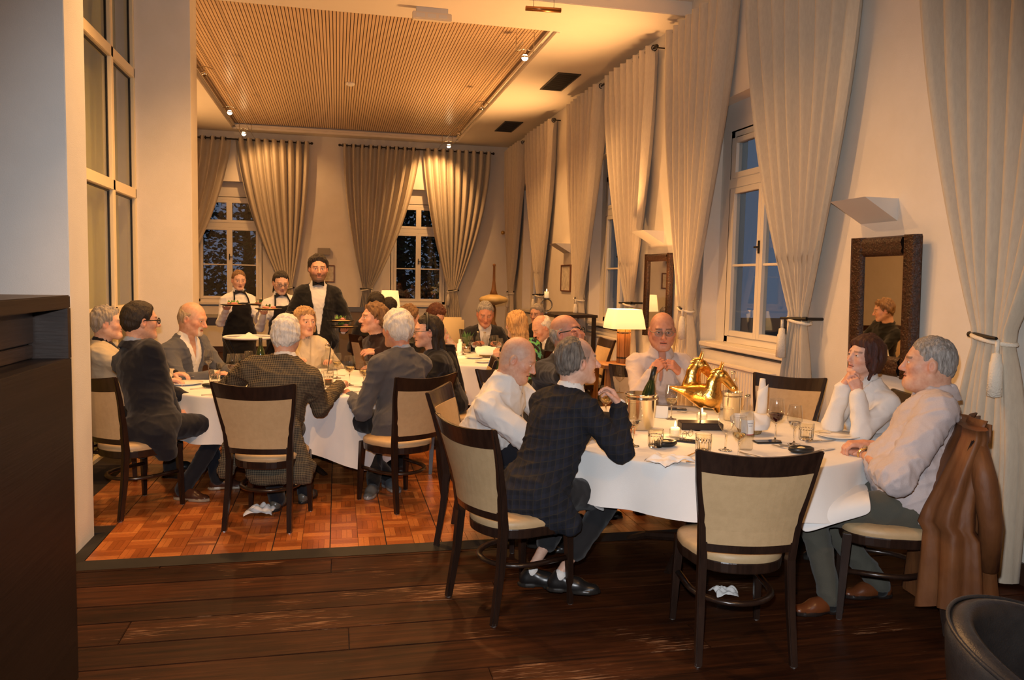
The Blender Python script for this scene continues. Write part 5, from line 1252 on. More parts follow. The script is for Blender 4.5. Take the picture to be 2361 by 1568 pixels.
p9, i9 = person('person in a blue-grey jacket and open white shirt, looking down', G2, A_(446, 735, 7.12), (-1.34, 7.28), -30, (-20, -14), dict(kind='jacket', m=F_BLUEG, shirt=F_WHITE, open=.085, btn=.12, shirt_open=.032), F_TROU,
    dict(style='fringe', m=hair_mat('sandy_grey_hair', (.34, .25, .16), (.46, .36, .25)), thick=.006, ftop=.045, brow=(.45, .38, .3)), SK1, dict(R=dict(w=(-1.0, 6.82, .78)), L=dict(w=(-.86, 7.05, .79))), vox=1.15, feat=dict(beard=((.62, .56, .48), 'goatee', .9), flush=1.4, stub=((.45, .36, .28), .4)), hs=1.14, size=1.06, sw=1.05)
p10, i10 = person('person in a brown tweed jacket seen from behind', G2, A_(660, 772, 5.50), (-.44, 5.34), 78, (84, -10), dict(kind='jacket', m=F_TWEED, shirt=F_WHITE, amp=.007, tails=[((.17, -.12, .62), (.25, -.17, .31), .07, .085, ((0, 1, 0), .5)), ((.08, -.18, .58), (.30, -.12, .36), .06, .05, ((0, 1, 0), .5)), ((-.17, -.12, .62), (-.24, -.12, .33), .06, .06, ((0, 1, 0), .5)), ((-.05, -.19, .58), (.02, -.21, .33), .07, .10, ((0, 1, 0), .35)), ((.06, -.19, .58), (.14, -.21, .34), .07, .08, ((0, 1, 0), .35))], hem=.26), F_NAVY,
    dict(style='short', m=H_WHITE, thick=.009, amp=.003, seed=6, line='low'), SK1, dict(R=dict(e=A_(738, 938, 5.50), w=(.02, 5.98, .80)), L=dict(w=(-.80, 5.95, .80))), hs=1.13, size=1.08, sw=1.14, belly=.05,
    knees=[(-.28, 5.76, .52), (-.50, 5.80, .52)], ankles=[(-.22, 5.62, .09), (-.40, 5.46, .09)], toes=[(.3, .9, 0), (.2, 1, 0)], shoes=((.12, .11, .09), (.02, .02, .02)))
p11, i11 = person('person in a cream jacket sitting across from the tweed jacket', G2, A_(704, 742, 7.52), (-.25, 7.76), -85, (-62, 0), dict(kind='jacket', m=F_CREAM, shirt=F_CREAM, open=.06, btn=.3), F_TROU,
    dict(style='bob', m=H_DBLOND, thick=.018, line='low', amp=.005, face=.062, locks=[((.072, -.01, .0), (.074, .01, -.075), .026, .018), ((-.072, -.01, .0), (-.074, .01, -.075), .026, .018), ((.03, .05, .09), (.06, .07, .05), .018, .012)]), (.66, .40, .29), female=True, vox=1.3, hs=1.10, feat=dict(lip=(.5, .16, .13)))
wr, wl = A_(868, 848, 7.02), A_(872, 812, 6.92)
p12, i12 = person('person in a dark high-necked sweater gesturing with both hands', G2, A_(860, 735, 7.05), (.52, 7.18), 208, (196, 6), dict(kind='sweater', m=F_MAROON, neckh=.05, inf=.025, ainf=.022), F_TROU,
    dict(style='curly', m=H_LBROWN, thick=.022, amp=.008, freq=120, brow=(.15, .08, .04)), SK1, dict(R=dict(w=wr, d=(-1, -.3, .1), n=(0, -.3, 1), curl=.4), L=dict(w=wl, d=(-1, -.1, .1), n=(.1, -.5, .9), curl=.35, spread=.15)), vox=1.25, hs=1.08)
wl = A_(808, 915, 5.90)
p13, i13 = person('person in a grey jacket, fist on the table, seen from behind', G2, A_(914, 758, 5.84), (.46, 5.73), 122, (126, -4), dict(kind='jacket', m=F_GREYW, shirt=F_BLUESH, amp=.006, tails=[((-.14, -.08, .56), (-.20, -.02, .40), .11, .08), ((.10, -.12, .55), (.12, -.12, .45), .10, .07), ((-.05, -.14, .55), (-.10, -.15, .42), .10, .08)], hem=.34), F_BLACK,
    dict(style='short', m=H_WHITE, thick=.016, amp=.003, line='low', seed=9), SK3, dict(L=dict(e=A_(836, 950, 5.62), w=wl, d=sub(A_(765, 885, 6.1), wl), n=(-.2, -.6, .7), curl=1.35), R=dict(w=(.38, 6.30, .80))), hs=1.14, sw=1.12, size=1.05,
    knees=[(.30, 6.16, .53), (.05, 5.95, .53)], ankles=[(.27, 5.78, .10), (.38, 5.92, .10)], toes=[(-.3, -1, 0), (.4, -1, 0)], shoes=((.10, .115, .13), (.30, .30, .30)))
p14, i14 = person('person in a black top with headband and thin glasses', G2, A_(984, 764, 6.44), (.92, 6.46), 172, (184, -2), dict(kind='sweater', m=F_BLACK, neckh=.0, inf=.02), F_BLACK,
    dict(style='long', m=H_DARK, thick=.010, amp=.0025, line='short', locks=[((.02, -.07, .03), (.0, -.10, -.18), .06, .05), ((.0, -.10, -.18), (.0, -.12, -.38), .05, .04), ((.055, -.045, .0), (.06, -.06, -.15), .035, .03), ((-.055, -.045, .0), (-.06, -.06, -.15), .035, .03)], face=.075, brow=(.03, .02, .015)), (.66, .40, .29), female=True, vox=1.15, glasses=dict(m=M_METAL, thin=True), hs=1.10)
_t = lambda p: i14['Rh']@(np.array(p)*i14['hs'])+i14['H']
MB().tube([_t((.097*math.sin(a), .012-.012*math.cos(a), .026+.112*math.cos(a))) for a in np.linspace(-1.7, 1.7, 22)], .009, 6, flat=1.6).build('headband', M_BOW, p14, smooth=True)
# --- farther guests
p15, i15 = person('person in a dark coat, back turned, behind the dark high-necked sweater', G3, A_(868, 700, 9.6), (.46, 9.5), 85, (80, 0), dict(kind='jacket', m=F_DARKJ, shirt=F_BLACK), F_BLACK, dict(style='short', m=H_DARK, thick=.016), SK1, vox=1.8, hs=1.1, size=1.1)
p16, i16 = person('person in dark clothes beside the shaded lamp, mostly hidden', G3, A_(899, 709, 10.5), (.68, 10.45), 80, (70, 0), dict(kind='sweater', m=F_BLACK), F_BLACK, dict(style='short', m=H_DARK, thick=.018, line='low'), SK1, vox=2.0, hs=1.05)
p17, i17 = person('person in a black top turned away, between grey jacket and far table', G3, A_(945, 734, 8.35), (.66, 8.5), 2, (25, -8), dict(kind='sweater', m=F_BLACK), F_BLACK, dict(style='curly', m=H_LBROWN, thick=.02, amp=.008, freq=120), SK1, vox=1.6, hs=1.08)
p18, i18 = person('person in a pale floral blouse bent over the far table', G3, A_(1006, 728, 9.35), (1.12, 9.52), -62, (-50, -35), dict(kind='sweater', m=F_FLOR2, neckh=0), F_BLACK, dict(style='bob', m=hair_mat('chestnut_hair', (.05, .012, .006), (.12, .035, .015)), thick=.022, line='low', amp=.005), (.6, .34, .24), female=True, vox=1.7, hs=1.08)
p19, i19 = person('person in a black jacket and white shirt at the far table, eyes lowered', G3, A_(1119, 724, 9.30), (1.78, 9.62), -93, (-95, -20), dict(kind='jacket', m=F_DARKJ, shirt=F_WHITE, open=.07, btn=.3), F_BLACK, dict(style='short', m=H_SALT, thick=.010, brow=(.12, .09, .07)), SK3, vox=1.35, hs=1.2, size=1.1)
p20, i20 = person('person in a black and green floral top, back turned', G3, A_(1189, 748, 7.72), (1.98, 7.52), 112, (118, -6), dict(kind='sweater', m=F_FLOR, neckh=0, inf=.02), F_BLACK,
    dict(style='long', m=H_BLOND, thick=.014, amp=.004, line='cover', locks=[((.0, -.06, .03), (.0, -.09, -.2), .07, .065), ((.05, -.04, .0), (.06, -.05, -.18), .04, .035), ((-.05, -.04, .0), (-.06, -.05, -.18), .04, .035)], face=.06), (.66, .40, .29), dict(L=dict(w=A_(1146, 830, 7.80), d=(-.1, .1, 1), n=(-.3, -.9, 0), curl=.5), R=dict(w=(1.95, 7.95, .8))), female=True, vox=1.35, hs=1.12)
p21, i21 = person('person in a dark jacket bowing over the far table', G3, A_(1248, 756, 8.55), (2.62, 8.55), 180, (192, -32), dict(kind='jacket', m=F_DARKJ, shirt=F_WHITE), F_BLACK, dict(style='fringe', m=H_WHITE, thick=.012, ftop=.07), SK1, vox=1.5, hs=1.12, feat=dict(flush=1.4))
p22, i22 = person('person in dark clothes below the candle stand, mostly hidden', G3, A_(1237, 724, 10.4), (2.68, 10.4), -120, (-130, -8), dict(kind='sweater', m=F_BLACK), F_BLACK, dict(style='short', m=H_GREY, thick=.014), SK1, vox=2.0, hs=1.08)
# --- serving staff
BTR = F_BLACK
wR, wL = A_(694, 730, 8.02), A_(792, 762, 8.06)
q3, j3 = person('standing person in a black jacket and bow tie carrying three plates', GW, A_(734, 620, 8.25), (-.19, 8.28), -86, (-84, -2), dict(kind='jacket', m=F_BLACK, shirt=F_WHITE, open=.085, btn=.02, tails=[]), BTR,
    dict(style='short', m=H_DARK, thick=.018, top=1.5, brow=(.02, .012, .01)), SK1, dict(R=dict(w=wR, d=(.1, -1, .1), n=(0, 0, -1), curl=.3), L=dict(w=wL, d=(.05, -1, .1), n=(0, 0, -1), curl=.3)), standing=True, bow=True, hs=1.10, feat=dict(beard=((.03, .018, .013), 'full', .75)), vox=1.2)
wR, wL = A_(608, 722, 8.55), A_(690, 722, 8.58)
q2, j2 = person('standing person in black apron, bow tie and glasses beside the black jacket', GW, A_(648, 652, 8.80), (-.56, 8.86), -76, (-74, -16), dict(kind='shirt', m=F_WHITE, apron=F_BLACK, inf=.012, ainf=.009), BTR,
    dict(style='long', m=H_DARK, thick=.008, amp=.002, line='short', locks=[((.045, -.06, -.02), (.055, -.055, -.12), .03, .02), ((-.045, -.06, -.02), (-.055, -.055, -.12), .03, .02)], face=.07), SK2, dict(R=dict(w=wR, d=(.2, -1, .1), n=(0, 0, -1), curl=.3, pole=(.15, -.5, -.9)), L=dict(w=wL, d=(.1, -1, .1), n=(0, 0, -1), curl=.3, pole=(-.15, -.5, -.9))), standing=True, bow=True, female=True, size=.95, hs=1.02, glasses=dict(m=M_METAL, thin=True), vox=1.3)
wR, wL = A_(522, 712, 9.15), A_(604, 712, 9.18)
q1, j1 = person('standing person in black apron and bow tie before the dark window', GW, A_(551, 646, 9.40), (-1.10, 9.45), -68, (-72, -8), dict(kind='shirt', m=F_WHITE, apron=F_BLACK, inf=.012, ainf=.009), BTR,
    dict(style='short', m=H_LBROWN, thick=.005, amp=.0015, line='short'), SK2, dict(R=dict(w=wR, d=(.3, -1, .1), n=(0, 0, -1), curl=.3, pole=(.15, -.5, -.9)), L=dict(w=wL, d=(.2, -1, .1), n=(0, 0, -1), curl=.3, pole=(-.15, -.5, -.9))), standing=True, bow=True, female=True, size=.96, vox=1.4, hs=.95)
# ================================================================== things on the tables
def glass_mat(name, col=(1, 1, 1), rough=.0):
    return mat(name, col, rough, trans=1.0, ior=1.45)
M_GLASS = glass_mat('clear_glass'); M_THIN = pane_mat('thin_glass', (.90, .91, .92, 1), .10); M_WWINE = glass_mat('white_wine', (.95, .80, .42)); M_RWINE = mat('red_wine', (.04, .003, .006), .05); M_GREEN = mat('green_bottle_glass', (.018, .032, .008), .06, coat=.6); M_WATER = glass_mat('water', (.97, .98, 1))
M_STEEL = mat('polished_steel', (.72, .68, .62), .14, 1.0); M_SILVER = mat('cutlery_steel', (.62, .58, .52), .22, 1.0); M_NAP = mat('white_napkin', (.82, .81, .79), .8, bump=.1, bscale=250); M_PORC = mat('white_porcelain', (.80, .78, .74), .2); M_STONE = mat('black_stone', (.014, .016, .017), .35, bump=.1, bscale=60); M_PHONE = mat('phone_glass', (.008, .008, .01), .08); M_LABEL = mat('paper_label', (.70, .72, .72), .6)
ZT_ = .746
def lathe_obj(name, prof, m, parent, n=28): return MB().lathe(prof, n).build(name, m, parent, smooth=True)
_g = {}
def shared(key, fn):
    if key not in _g: _g[key] = fn()
    return _g[key]
def wine_glass(p, h, label, wine=None, group='wine glasses', r=.042, fill=.3, rot=None):
    o = empty('wine_glass', p, 0, label, 'wine glass', group)
    if rot: o.rotation_euler = rot
    zb = h*.42
    def bowl():
        mb = MB(); pr = [(.004, zb-.004), (r*.42, zb+h*.035), (r*.72, zb+h*.10), (r*.93, zb+h*.18), (r, zb+h*.25), (r*.98, zb+h*.34), (r*.90, zb+h*.46), (r*.80, h)]
        mb.grid([[(q*math.cos(2*PI*j/28), q*math.sin(2*PI*j/28), z) for j in range(28)] for q, z in pr], True); mb.tube([(r*.80*math.cos(2*PI*j/28), r*.80*math.sin(2*PI*j/28), h) for j in range(28)], .0012, 5, closed=True); return mb.mesh('bowl')
    link('bowl', shared(('wg', h, r), bowl), M_THIN, o, smooth=True)
    link('stem', shared(('ws', h), lambda: MB().lathe([(.0345, 0), (.0345, .001), (.034, .0025), (.012, .006), (.006, .010), (.0040, .02), (.0036, zb-.02), (.005, zb-.008), (.006, zb), (0, zb+.002)], 24).mesh('stem')), M_GLASS, o, smooth=True)
    if wine is not None:
        z1 = zb+h*.10+fill*h*.3; rr = r*.93
        lathe_obj('wine', [(.0, zb+.006), (r*.67, zb+h*.107), (min(rr, r*.67+(rr-r*.67)*fill*1.6), z1), (0, z1)], wine, o, 20)
    return o
def tumbler(p, label, h=.095, r=.042, liquid=None):
    o = empty('tumbler', p, 0, label, 'tumbler', 'cut-glass tumblers')
    def f():
        mb = MB(); n = 32; rows = []
        for (k, z, fl_) in ((.86, 0, 0), (.9, .004, .0), (.95, .014, 1), (.98, h*.62, 1), (1.0, h*.68, 0), (1.0, h, 0), (.93, h, 0), (.90, h*.6, 0), (.86, .014, 0), (.0, .012, 0)):
            rows.append([(r*k*(1-.055*fl_*(j % 2))*math.cos(2*PI*j/n), r*k*(1-.055*fl_*(j % 2))*math.sin(2*PI*j/n), z) for j in range(n)])
        mb.grid(rows, True); mb.f.append(tuple(reversed(range(n)))); return mb.mesh('tumbler_glass')
    link('glass_body', shared(('tb', h, r), f), M_GLASS, o)
    if liquid: lathe_obj('water', [(0, .014), (r*.85, .015), (r*.88, h*.5), (0, h*.5)], liquid, o, 20)
    return o
def water_bottle(p, label, h=.29, r=.037, labelled=True):
    o = empty('water_bottle', p, 0, label, 'bottle', 'glass water bottles')
    lathe_obj('glass_body', [(0, 0), (r*.9, 0), (r, .008), (r, h*.62), (r*.85, h*.72), (r*.42, h*.84), (r*.36, h*.97), (r*.36, h)], M_THIN, o)
    if labelled:
        lb = MB(); lb.grid([[(r*1.012*math.cos(a), r*1.012*math.sin(a), z) for a in np.linspace(-2.9, .0, 20)] for z in (h*.30, h*.56)]); lb.build('label_paper', M_LABEL, o, smooth=True)
        bl_ = MB(); bl_.grid([[(r*1.02*math.cos(a), r*1.02*math.sin(a), z) for a in np.linspace(-2.9, 0, 20)] for z in (h*.285, h*.30)]); bl_.build('label_stripe', mat('label_red', (.35, .05, .04), .6), o)
        # two lines of dark lettering on the label
        for row, (z, aa) in enumerate(((h*.50, (-1.9, -1.1)), (h*.455, (-1.8, -1.25)))):
            tx = MB(); tx.grid([[(r*1.022*math.cos(a), r*1.022*math.sin(a), z+dz+.0016*math.sin(46*a+row)) for a in np.linspace(*aa, 40)] for dz in (-.0012, .0012)]); tx.build('label_lettering', mat('label_ink', (.10, .12, .2), .6), o)
    lathe_obj('cap', [(r*.42, h*.955), (r*.43, h*1.0), (r*.40, h*1.015), (0, h*1.015)], M_STEEL, o, 16)
    return o
def champagne(p, label, tilt, h=.31, m=None):
    o = empty('wine_bottle', p, 0, label, 'bottle'); o.rotation_euler = tilt; r = .040
    lathe_obj('glass_body', [(0, 0), (r, .0), (r, h*.52), (r*.8, h*.64), (r*.40, h*.78), (r*.34, h*.9), (r*.36, h*.98), (0, h*.98)], M_GREEN, o); lathe_obj('foil', [(r*.43, h*.76), (r*.38, h*.9), (r*.40, h*1.0), (0, h*1.005)], M_STONE, o, 16)
    return o
def bucket(p, label, h, r, m, grp=None):
    o = empty('wine_cooler', p, 0, label, 'wine cooler')
    lathe_obj('body', [(0, .002), (r*.8, 0), (r*.83, .006), (r, h-.01), (r*1.05, h-.006), (r*1.05, h), (r*.98, h), (r*.80, .01), (0, .01)], m, o, 36); MB().tube([(r*1.03*math.cos(a*PI/18), r*1.03*math.sin(a*PI/18), h-.03) for a in range(36)], .003, 6, closed=True).build('rim_ring', m, o)
    return o
def tealight(p, label):
    o = empty('tealight', p, 0, label, 'candle', 'lit candles in glass holders')
    lathe_obj('holder', [(.030, 0), (.033, .004), (.034, .045), (.030, .045), (.027, .01), (0, .009)][:4], M_THIN, o, 20); lathe_obj('candle', [(0, .010), (.0255, .010), (.0255, .056), (0, .056)], M_WAX, o, 18); lathe_obj('flame', [(0, .058), (.006, .066), (.0045, .080), (0, .094)], M_FLAME, o, 8)
    lamp('candle_light', 'POINT', (p[0], p[1], p[2]+.11), 1.6, (1, .5, .16), .012)
    return o
def dish(p, label, a=0):
    o = empty('pebble_dish', p, a, label, 'dish', 'black pebble dishes'); mb = MB(); n = 28
    mb.grid([[(sx*math.cos(2*PI*j/n)*(1+.06*math.cos(4*PI*j/n)), sy*math.sin(2*PI*j/n), z) for j in range(n)] for sx, sy, z in ((.005, .004, 0), (.05, .036, 0), (.066, .048, .012), (.064, .046, .026), (.055, .039, .030), (.046, .032, .024), (.004, .003, .021))], True); mb.build('bowl', M_STONE, o, smooth=True)
    MB().ball((0, 0, .023), .022, 8, (1, .8, .35)).build('butter', mat('butter', (.75, .6, .3), .5), o, smooth=True)
def phone(p, a, label):
    o = empty('smartphone', p, a, label, 'phone', 'smartphones on the cloth'); MB().box(-.036, .036, -.074, .074, 0, .008).build('case', M_STONE, o, bevel=.003); MB().box(-.032, .032, -.068, .068, .008, .0088).build('screen', M_PHONE, o)
def cutlery(kind, p, a, label, group='cutlery on the cloth'):
    o = empty('table_'+kind, p, a, label, kind, group)
    def strip(pts, th=.0025):
        mb = MB(); top = []; bot = []
        for (y_, wd, z) in pts: top.append([(-wd, y_, z+th), (wd, y_, z+th)]); bot.append([(wd, y_, z), (-wd, y_, z)])
        mb.grid(top); mb.grid(bot)
        mb.grid([[r[0] for r in top], [r[1] for r in bot]]); mb.grid([[r[0] for r in bot], [r[1] for r in top]]); return mb
    h = shared('handle', lambda: strip([(-.10, .003, .001), (-.095, .008, .001), (-.06, .006, .003), (0, .0035, .006), (.015, .0035, .006)]).mesh('handle')); link('handle', h, M_SILVER, o)
    if kind == 'knife': me = shared('blade', lambda: strip([(.012, .006, .004), (.03, .009, .003), (.09, .0095, .002), (.115, .003, .002)], .0015).mesh('blade')); link('blade', me, M_SILVER, o)
    elif kind == 'spoon': me = shared('sbowl', lambda: strip([(.012, .004, .006), (.03, .014, .003), (.05, .019, .002), (.068, .015, .004), (.078, .003, .006)], .0015).mesh('bowl')); link('bowl', me, M_SILVER, o, smooth=True)
    else:
        link('fork_neck', shared('fneck', lambda: strip([(.012, .004, .006), (.03, .011, .003), (.045, .0115, .003)], .002).mesh('fork_neck')), M_SILVER, o)
        tm_ = shared('tine', lambda: strip([(.043, .0016, .003), (.085, .0011, .006)], .0016).mesh('tine'))
        for k in range(4): link('tine', tm_, M_SILVER, o, (-.0093+k*.0062, 0, 0))
    return o
def plate(p, r, label, m=None, group='plates on the cloth'):
    o = empty('plate', p, 0, label, 'plate', group); lathe_obj('dish_body', [(0, .002), (r*.62, .0), (r*.66, .004), (r, .016), (r, .019), (r*.64, .008), (0, .006)], m or M_PORC, o, 36); return o
def cone_napkin(p, h, r, label):
    o = empty('rolled_napkin', p, 0, label, 'napkin'); mb = MB(); mb.grid([[((r*(1-.55*z**1.5))*(1+.05*math.sin(3*t+4*z))*math.cos(t), (r*(1-.55*z**1.5))*(1+.05*math.sin(3*t+4*z))*math.sin(t), z*h) for t in [2*PI*j/22 for j in range(22)]] for z in np.linspace(0, 1, 8)], True); mb.f.append(tuple(len(mb.v)-22+k for k in range(22))); mb.build('roll', M_NAP, o, smooth=True)
    fl_ = MB(); fl_.grid([[(r*1.04*math.cos(t), r*1.04*math.sin(t), z*h+.18*h*(t-3.4)/2) for t in np.linspace(3.4, 5.4, 8)] for z in (.0, .25, .5, .7)]); fl_.build('flap', M_NAP, o, smooth=True, thick=.003)
def crumple(p, sx, sy, hgt, label, seed, rz=0, name='napkin'):
    r = np.random.RandomState(seed); n = 26; mb = MB(); P = []
    for i in range(n):
        row = []
        for j in range(n):
            u, v = i/(n-1)*2-1, j/(n-1)*2-1; q = np.array([[u*2.2, v*2.2, seed]]); b = max(0, 1-.85*(abs(u)**2.5+abs(v)**2.5)/1.7)
            z = hgt*b*(.45+.55*abs(float(wob(q, 1.5, seed)[0])))+.003+.004*abs(math.sin(5*u+3*v)); row.append((sx*(u+.12*math.sin(3*v+seed)), sy*(v+.12*math.sin(2.6*u+seed*2)), z))
        P.append(row)
    mb.grid(P); o = mb.build(name, M_NAP, None, p, rz, smooth=True, thick=.002); return tag(o, label, 'napkin', 'white cloth napkins')
def P_(px, py): v = on(px, py, ZT_); return (v.x, v.y, ZT_)

# ---- golden horses on a rod and a dark block
hp = P_(1614, 988); M_GOLD = mat('gold_leaf', (.86, .50, .13), .27, 1.0, col2=(.70, .36, .07), nscale=9, bump=.25, bscale=60)
ho = empty('horse_sculpture', hp, math.radians(-12), 'golden sculpture of two rearing horse heads on a dark block', 'sculpture')
MB().box(-.125, .125, -.06, .06, 0, .042).build('base_block', M_DWOOD, ho, bevel=.004); MB().tube([(0, 0, .04), (0, 0, .20)], .005, 8).build('rod', M_STEEL, ho)
F = Field((-.26, -.15, .06), (.26, .15, .52), .0048); fy = ((0, 1, 0), .62)
F.ell((.03, 0, .205), (.10, .06, .062), k=.02); F.rc((.0, .0, .205), (-.185, .02, .245), .055, .008, k=.05, flat=((0, 1, 0), .7)); F.rc((.07, -.01, .18), (.10, -.01, .115), .05, .016, k=.03); F.rc((.02, .0, .18), (.0, .0, .15), .042, .018, k=.03)
def horse(P, y, tilt):
    g = lambda x, z, dy=0: (P[0]+x, y+dy, P[1]+z)
    F.rc(g(-.045, -.14), g(-.035, -.05), .062, .042, k=.02, flat=fy); F.rc(g(-.035, -.05), g(-.006, .012), .042, .030, k=.012, flat=fy)      # arched neck
    F.ell(g(.014, -.008), (.034, .024, .032), k=.006); F.rc(g(.022, .0), g(.088, -.075), .026, .016, k=.006, flat=((0, 1, 0), .75)); F.ell(g(.092, -.084), (.020, .019, .018), k=.006)   # cheek, face, muzzle
    F.rc(g(.012, -.030), g(.078, -.092), .014, .010, k=.005)                                                               # jaw
    for d in (-.014, .014):
        F.rc(g(.004, .03, d), g(.016, .078, d*1.5), .0115, .003, k=.004); F.ell(g(.035, -.005, d*1.55), (.009, .007, .007), k=.003); F.ell(g(.104, -.082, d*1.25), (.005, .005, .006), k=.003, sub=True)
    for k in range(8): F.rc(g(-.022-.004*k, .025-.022*k), g(-.055-.005*k, .012-.024*k), .013, .006, k=.004, flat=((0, 1, 0), .8))
    F.rc(g(.012, .03), g(.032, .0), .008, .004, k=.004)
horse((.095, .335), -.04, 0); horse((-.005, .385), .05, 0)
V, Q = F.mesh(); link('horses', np_mesh('horses', V, Q), M_GOLD, ho)
# ---- coolers, bottles
b1 = P_(1476, 988); bucket(b1, 'shiny ice bucket holding the dark bottle beside the golden horses', .215, .092, M_STEEL)
champagne((b1[0]+.005, b1[1]-.01, b1[2]+.02), 'dark green bottle leaning in the ice bucket', (math.radians(-4), math.radians(13), 0), .36)
mb = MB(); rg = random.Random(3)
ice = empty('ice_cubes', (b1[0], b1[1], b1[2]), 0); 
tag(ice, 'ice filling the shiny bucket around the bottle', 'ice')
for k in range(14):
    a, q = rg.uniform(0, 6.28), rg.uniform(.03, .07); M = Matrix.Translation((q*math.cos(a), q*math.sin(a), .165+rg.uniform(0, .02))) @ Matrix.Rotation(rg.uniform(0, 3), 4, 'X'); MB().cbox((0, 0, 0), .026, .026, .026, M).build('cube_of_ice', M_GLASS, ice, bevel=.004)
b2 = P_(1686, 968); bucket(b2, 'tall polished wine cooler just behind the labelled water bottle', .185, .062, M_STEEL)
water_bottle((b2[0], b2[1], b2[2]+.012), 'clear bottle standing in the tall wine cooler', .30, .035, False)
water_bottle(P_(1719, 1036), 'labelled water bottle standing near the empty front chair')
# ---- glasses of the near table
for (px, py, h, r, wine, fill, lab) in ((1459, 1028, .235, .046, M_WATER, .25, 'wine glass beside the checked sleeve, nearly empty'), (1547, 966, .22, .045, M_WWINE, .3, 'wine glass between ice bucket and golden horses'), (1672, 1038, .225, .042, None, 0, 'empty tall wine glass beside the labelled water bottle'),
        (1702, 1058, .215, .040, M_WWINE, .3, 'wine glass in front of the labelled bottle, closest to the front chair'), (1787, 1016, .235, .047, M_RWINE, .45, 'wine glass with dark red wine'), (1830, 1024, .215, .042, M_WATER, .2, 'wine glass between red wine and cut tumbler'), (1396, 962, .20, .046, M_WWINE, .75, 'broad glass of amber wine behind the checked sleeve'), (1428, 905, .21, .042, None, 0, 'empty wine glass in front of the pale-shirted guest, behind the bucket')):
    wine_glass(P_(px, py), h, lab, wine, 'wine glasses of the near table', r, fill)
tumbler(P_(1511, 1030), 'cut-glass tumbler beside the tealight'); tumbler(P_(1621, 1042), 'cut-glass tumbler in front of the dark block'); tumbler(P_(1858, 1014), 'cut-glass tumbler beside the plates of the white-jacketed guest')
tealight(P_(1556, 1008), 'lit tealight before the dark block, the nearer flame'); tealight(P_(1618, 972), 'lit tealight right behind the sculpture rod')
dish(P_(1534, 1028), 'black pebble dish beside the crumpled napkin', .2); dish(P_(1847, 1043), 'black pebble dish near the guest in the rose-grey shirt', -.1)
phone(P_(1558, 944), 1.2, 'dark phone on the cloth before the pale-shirted guest'); phone(P_(1768, 1020), 1.5, 'dark phone lying beside the pointed napkin'); phone(P_(1585, 1018), .9, 'dark phone with folded spectacles on top')
eg = empty('spectacles', (P_(1585, 1012)[0], P_(1585, 1012)[1], ZT_+.009), .6, 'folded thin spectacles lying on a phone', 'spectacles')
for s in (-1, 1): MB().tube([(s*.033+.024*math.cos(a*PI/8), .0, .02+.019*math.sin(a*PI/8)) for a in range(16)], .0016, 5, closed=True).build('rim', M_METAL, eg); MB().tube([(s*.057, 0, .025), (s*-.02, .02+.01*s, .016)], .0016, 5).build('temple', M_METAL, eg)
MB().tube([(-.009, 0, .022), (.009, 0, .022)], .0016, 5).build('bridge', M_METAL, eg)
cone_napkin(P_(1754, 966), .265, .038, 'tall rolled white napkin standing near the back of the table')
def basket(p, label, r=.085):
    o = empty('bread_basket', p, 0, label, 'basket', 'bread baskets'); mwk = mat('wicker', (.52, .36, .16), .8, bump=1.0, bscale=90)
    lathe_obj('basket_body', [(0, 0), (r*.75, 0), (r, .055), (r*1.04, .06), (r*.95, .058), (r*.7, .008), (0, .008)], mwk, o, 28)
    nb_ = MB(); n = 24; nb_.grid([[(r*q*1.08*math.cos(2*PI*j/n), r*q*1.08*math.sin(2*PI*j/n), z+.05*max(0, math.cos(2*(2*PI*j/n)+.6))**2*q) for j in range(n)] for q, z in ((1.25, .035), (1.0, .066), (.6, .085), (.05, .125))], True); nb_.build('napkin_liner', M_NAP, o, smooth=True, thick=.002)
basket(P_(1728, 998), 'bread basket lined with a pointed white napkin on the near table')
crumple(P_(1540, 1068), .10, .075, .05, 'crumpled white napkin at the front edge of the near table', 4, .3)
def card(p, rz, label, w=.11, h=.075):
    o = empty('folded_card', p, rz, label, 'card', 'white folded cards'); MB().add([(-w/2, -.03, 0), (w/2, -.03, 0), (w/2, 0, h), (-w/2, 0, h)], [(0, 1, 2, 3)]).build('front_leaf', M_LABEL, o, thick=.0012); MB().add([(-w/2, .03, 0), (-w/2, 0, h), (w/2, 0, h), (w/2, .03, 0)], [(0, 1, 2, 3)]).build('back_leaf', M_LABEL, o, thick=.0012)
card(P_(1420, 1008), .4, 'white folded card beside the checked sleeve'); card(P_(1520, 962), -.5, 'white folded card behind the ice bucket')
for (k, px, py, a, lab) in (('spoon', 1600, 1048, -.9, 'spoon beside the tumbler before the dark block'), ('knife', 1618, 1062, -1.3, 'knife in front of the tumbler before the dark block'), ('fork', 1735, 1052, .4, 'fork beside the labelled bottle'), ('spoon', 1830, 1030, 1.0, 'spoon crossing a fork beside the red wine'), ('fork', 1815, 1034, .6, 'fork crossing a spoon beside the red wine'), ('knife', 1895, 1040, -1.2, 'knife beside the pebble dish of the guest in the rose-grey shirt'), ('knife', 1890, 1018, -1.4, 'knife before the white-jacketed guest'), ('fork', 1590, 952, 1.4, 'fork before the pale-shirted guest')):
    cutlery(k, P_(px, py), a, lab)
pl = P_(1930, 1008); plate(pl, .125, 'white plate before the white-jacketed guest'); cutlery('fork', (pl[0]-.02, pl[1], ZT_+.02), 1.3, 'fork resting on the plate of the white-jacketed guest')
pl = P_(1640, 940); plate(pl, .12, 'white plate behind the golden horses')
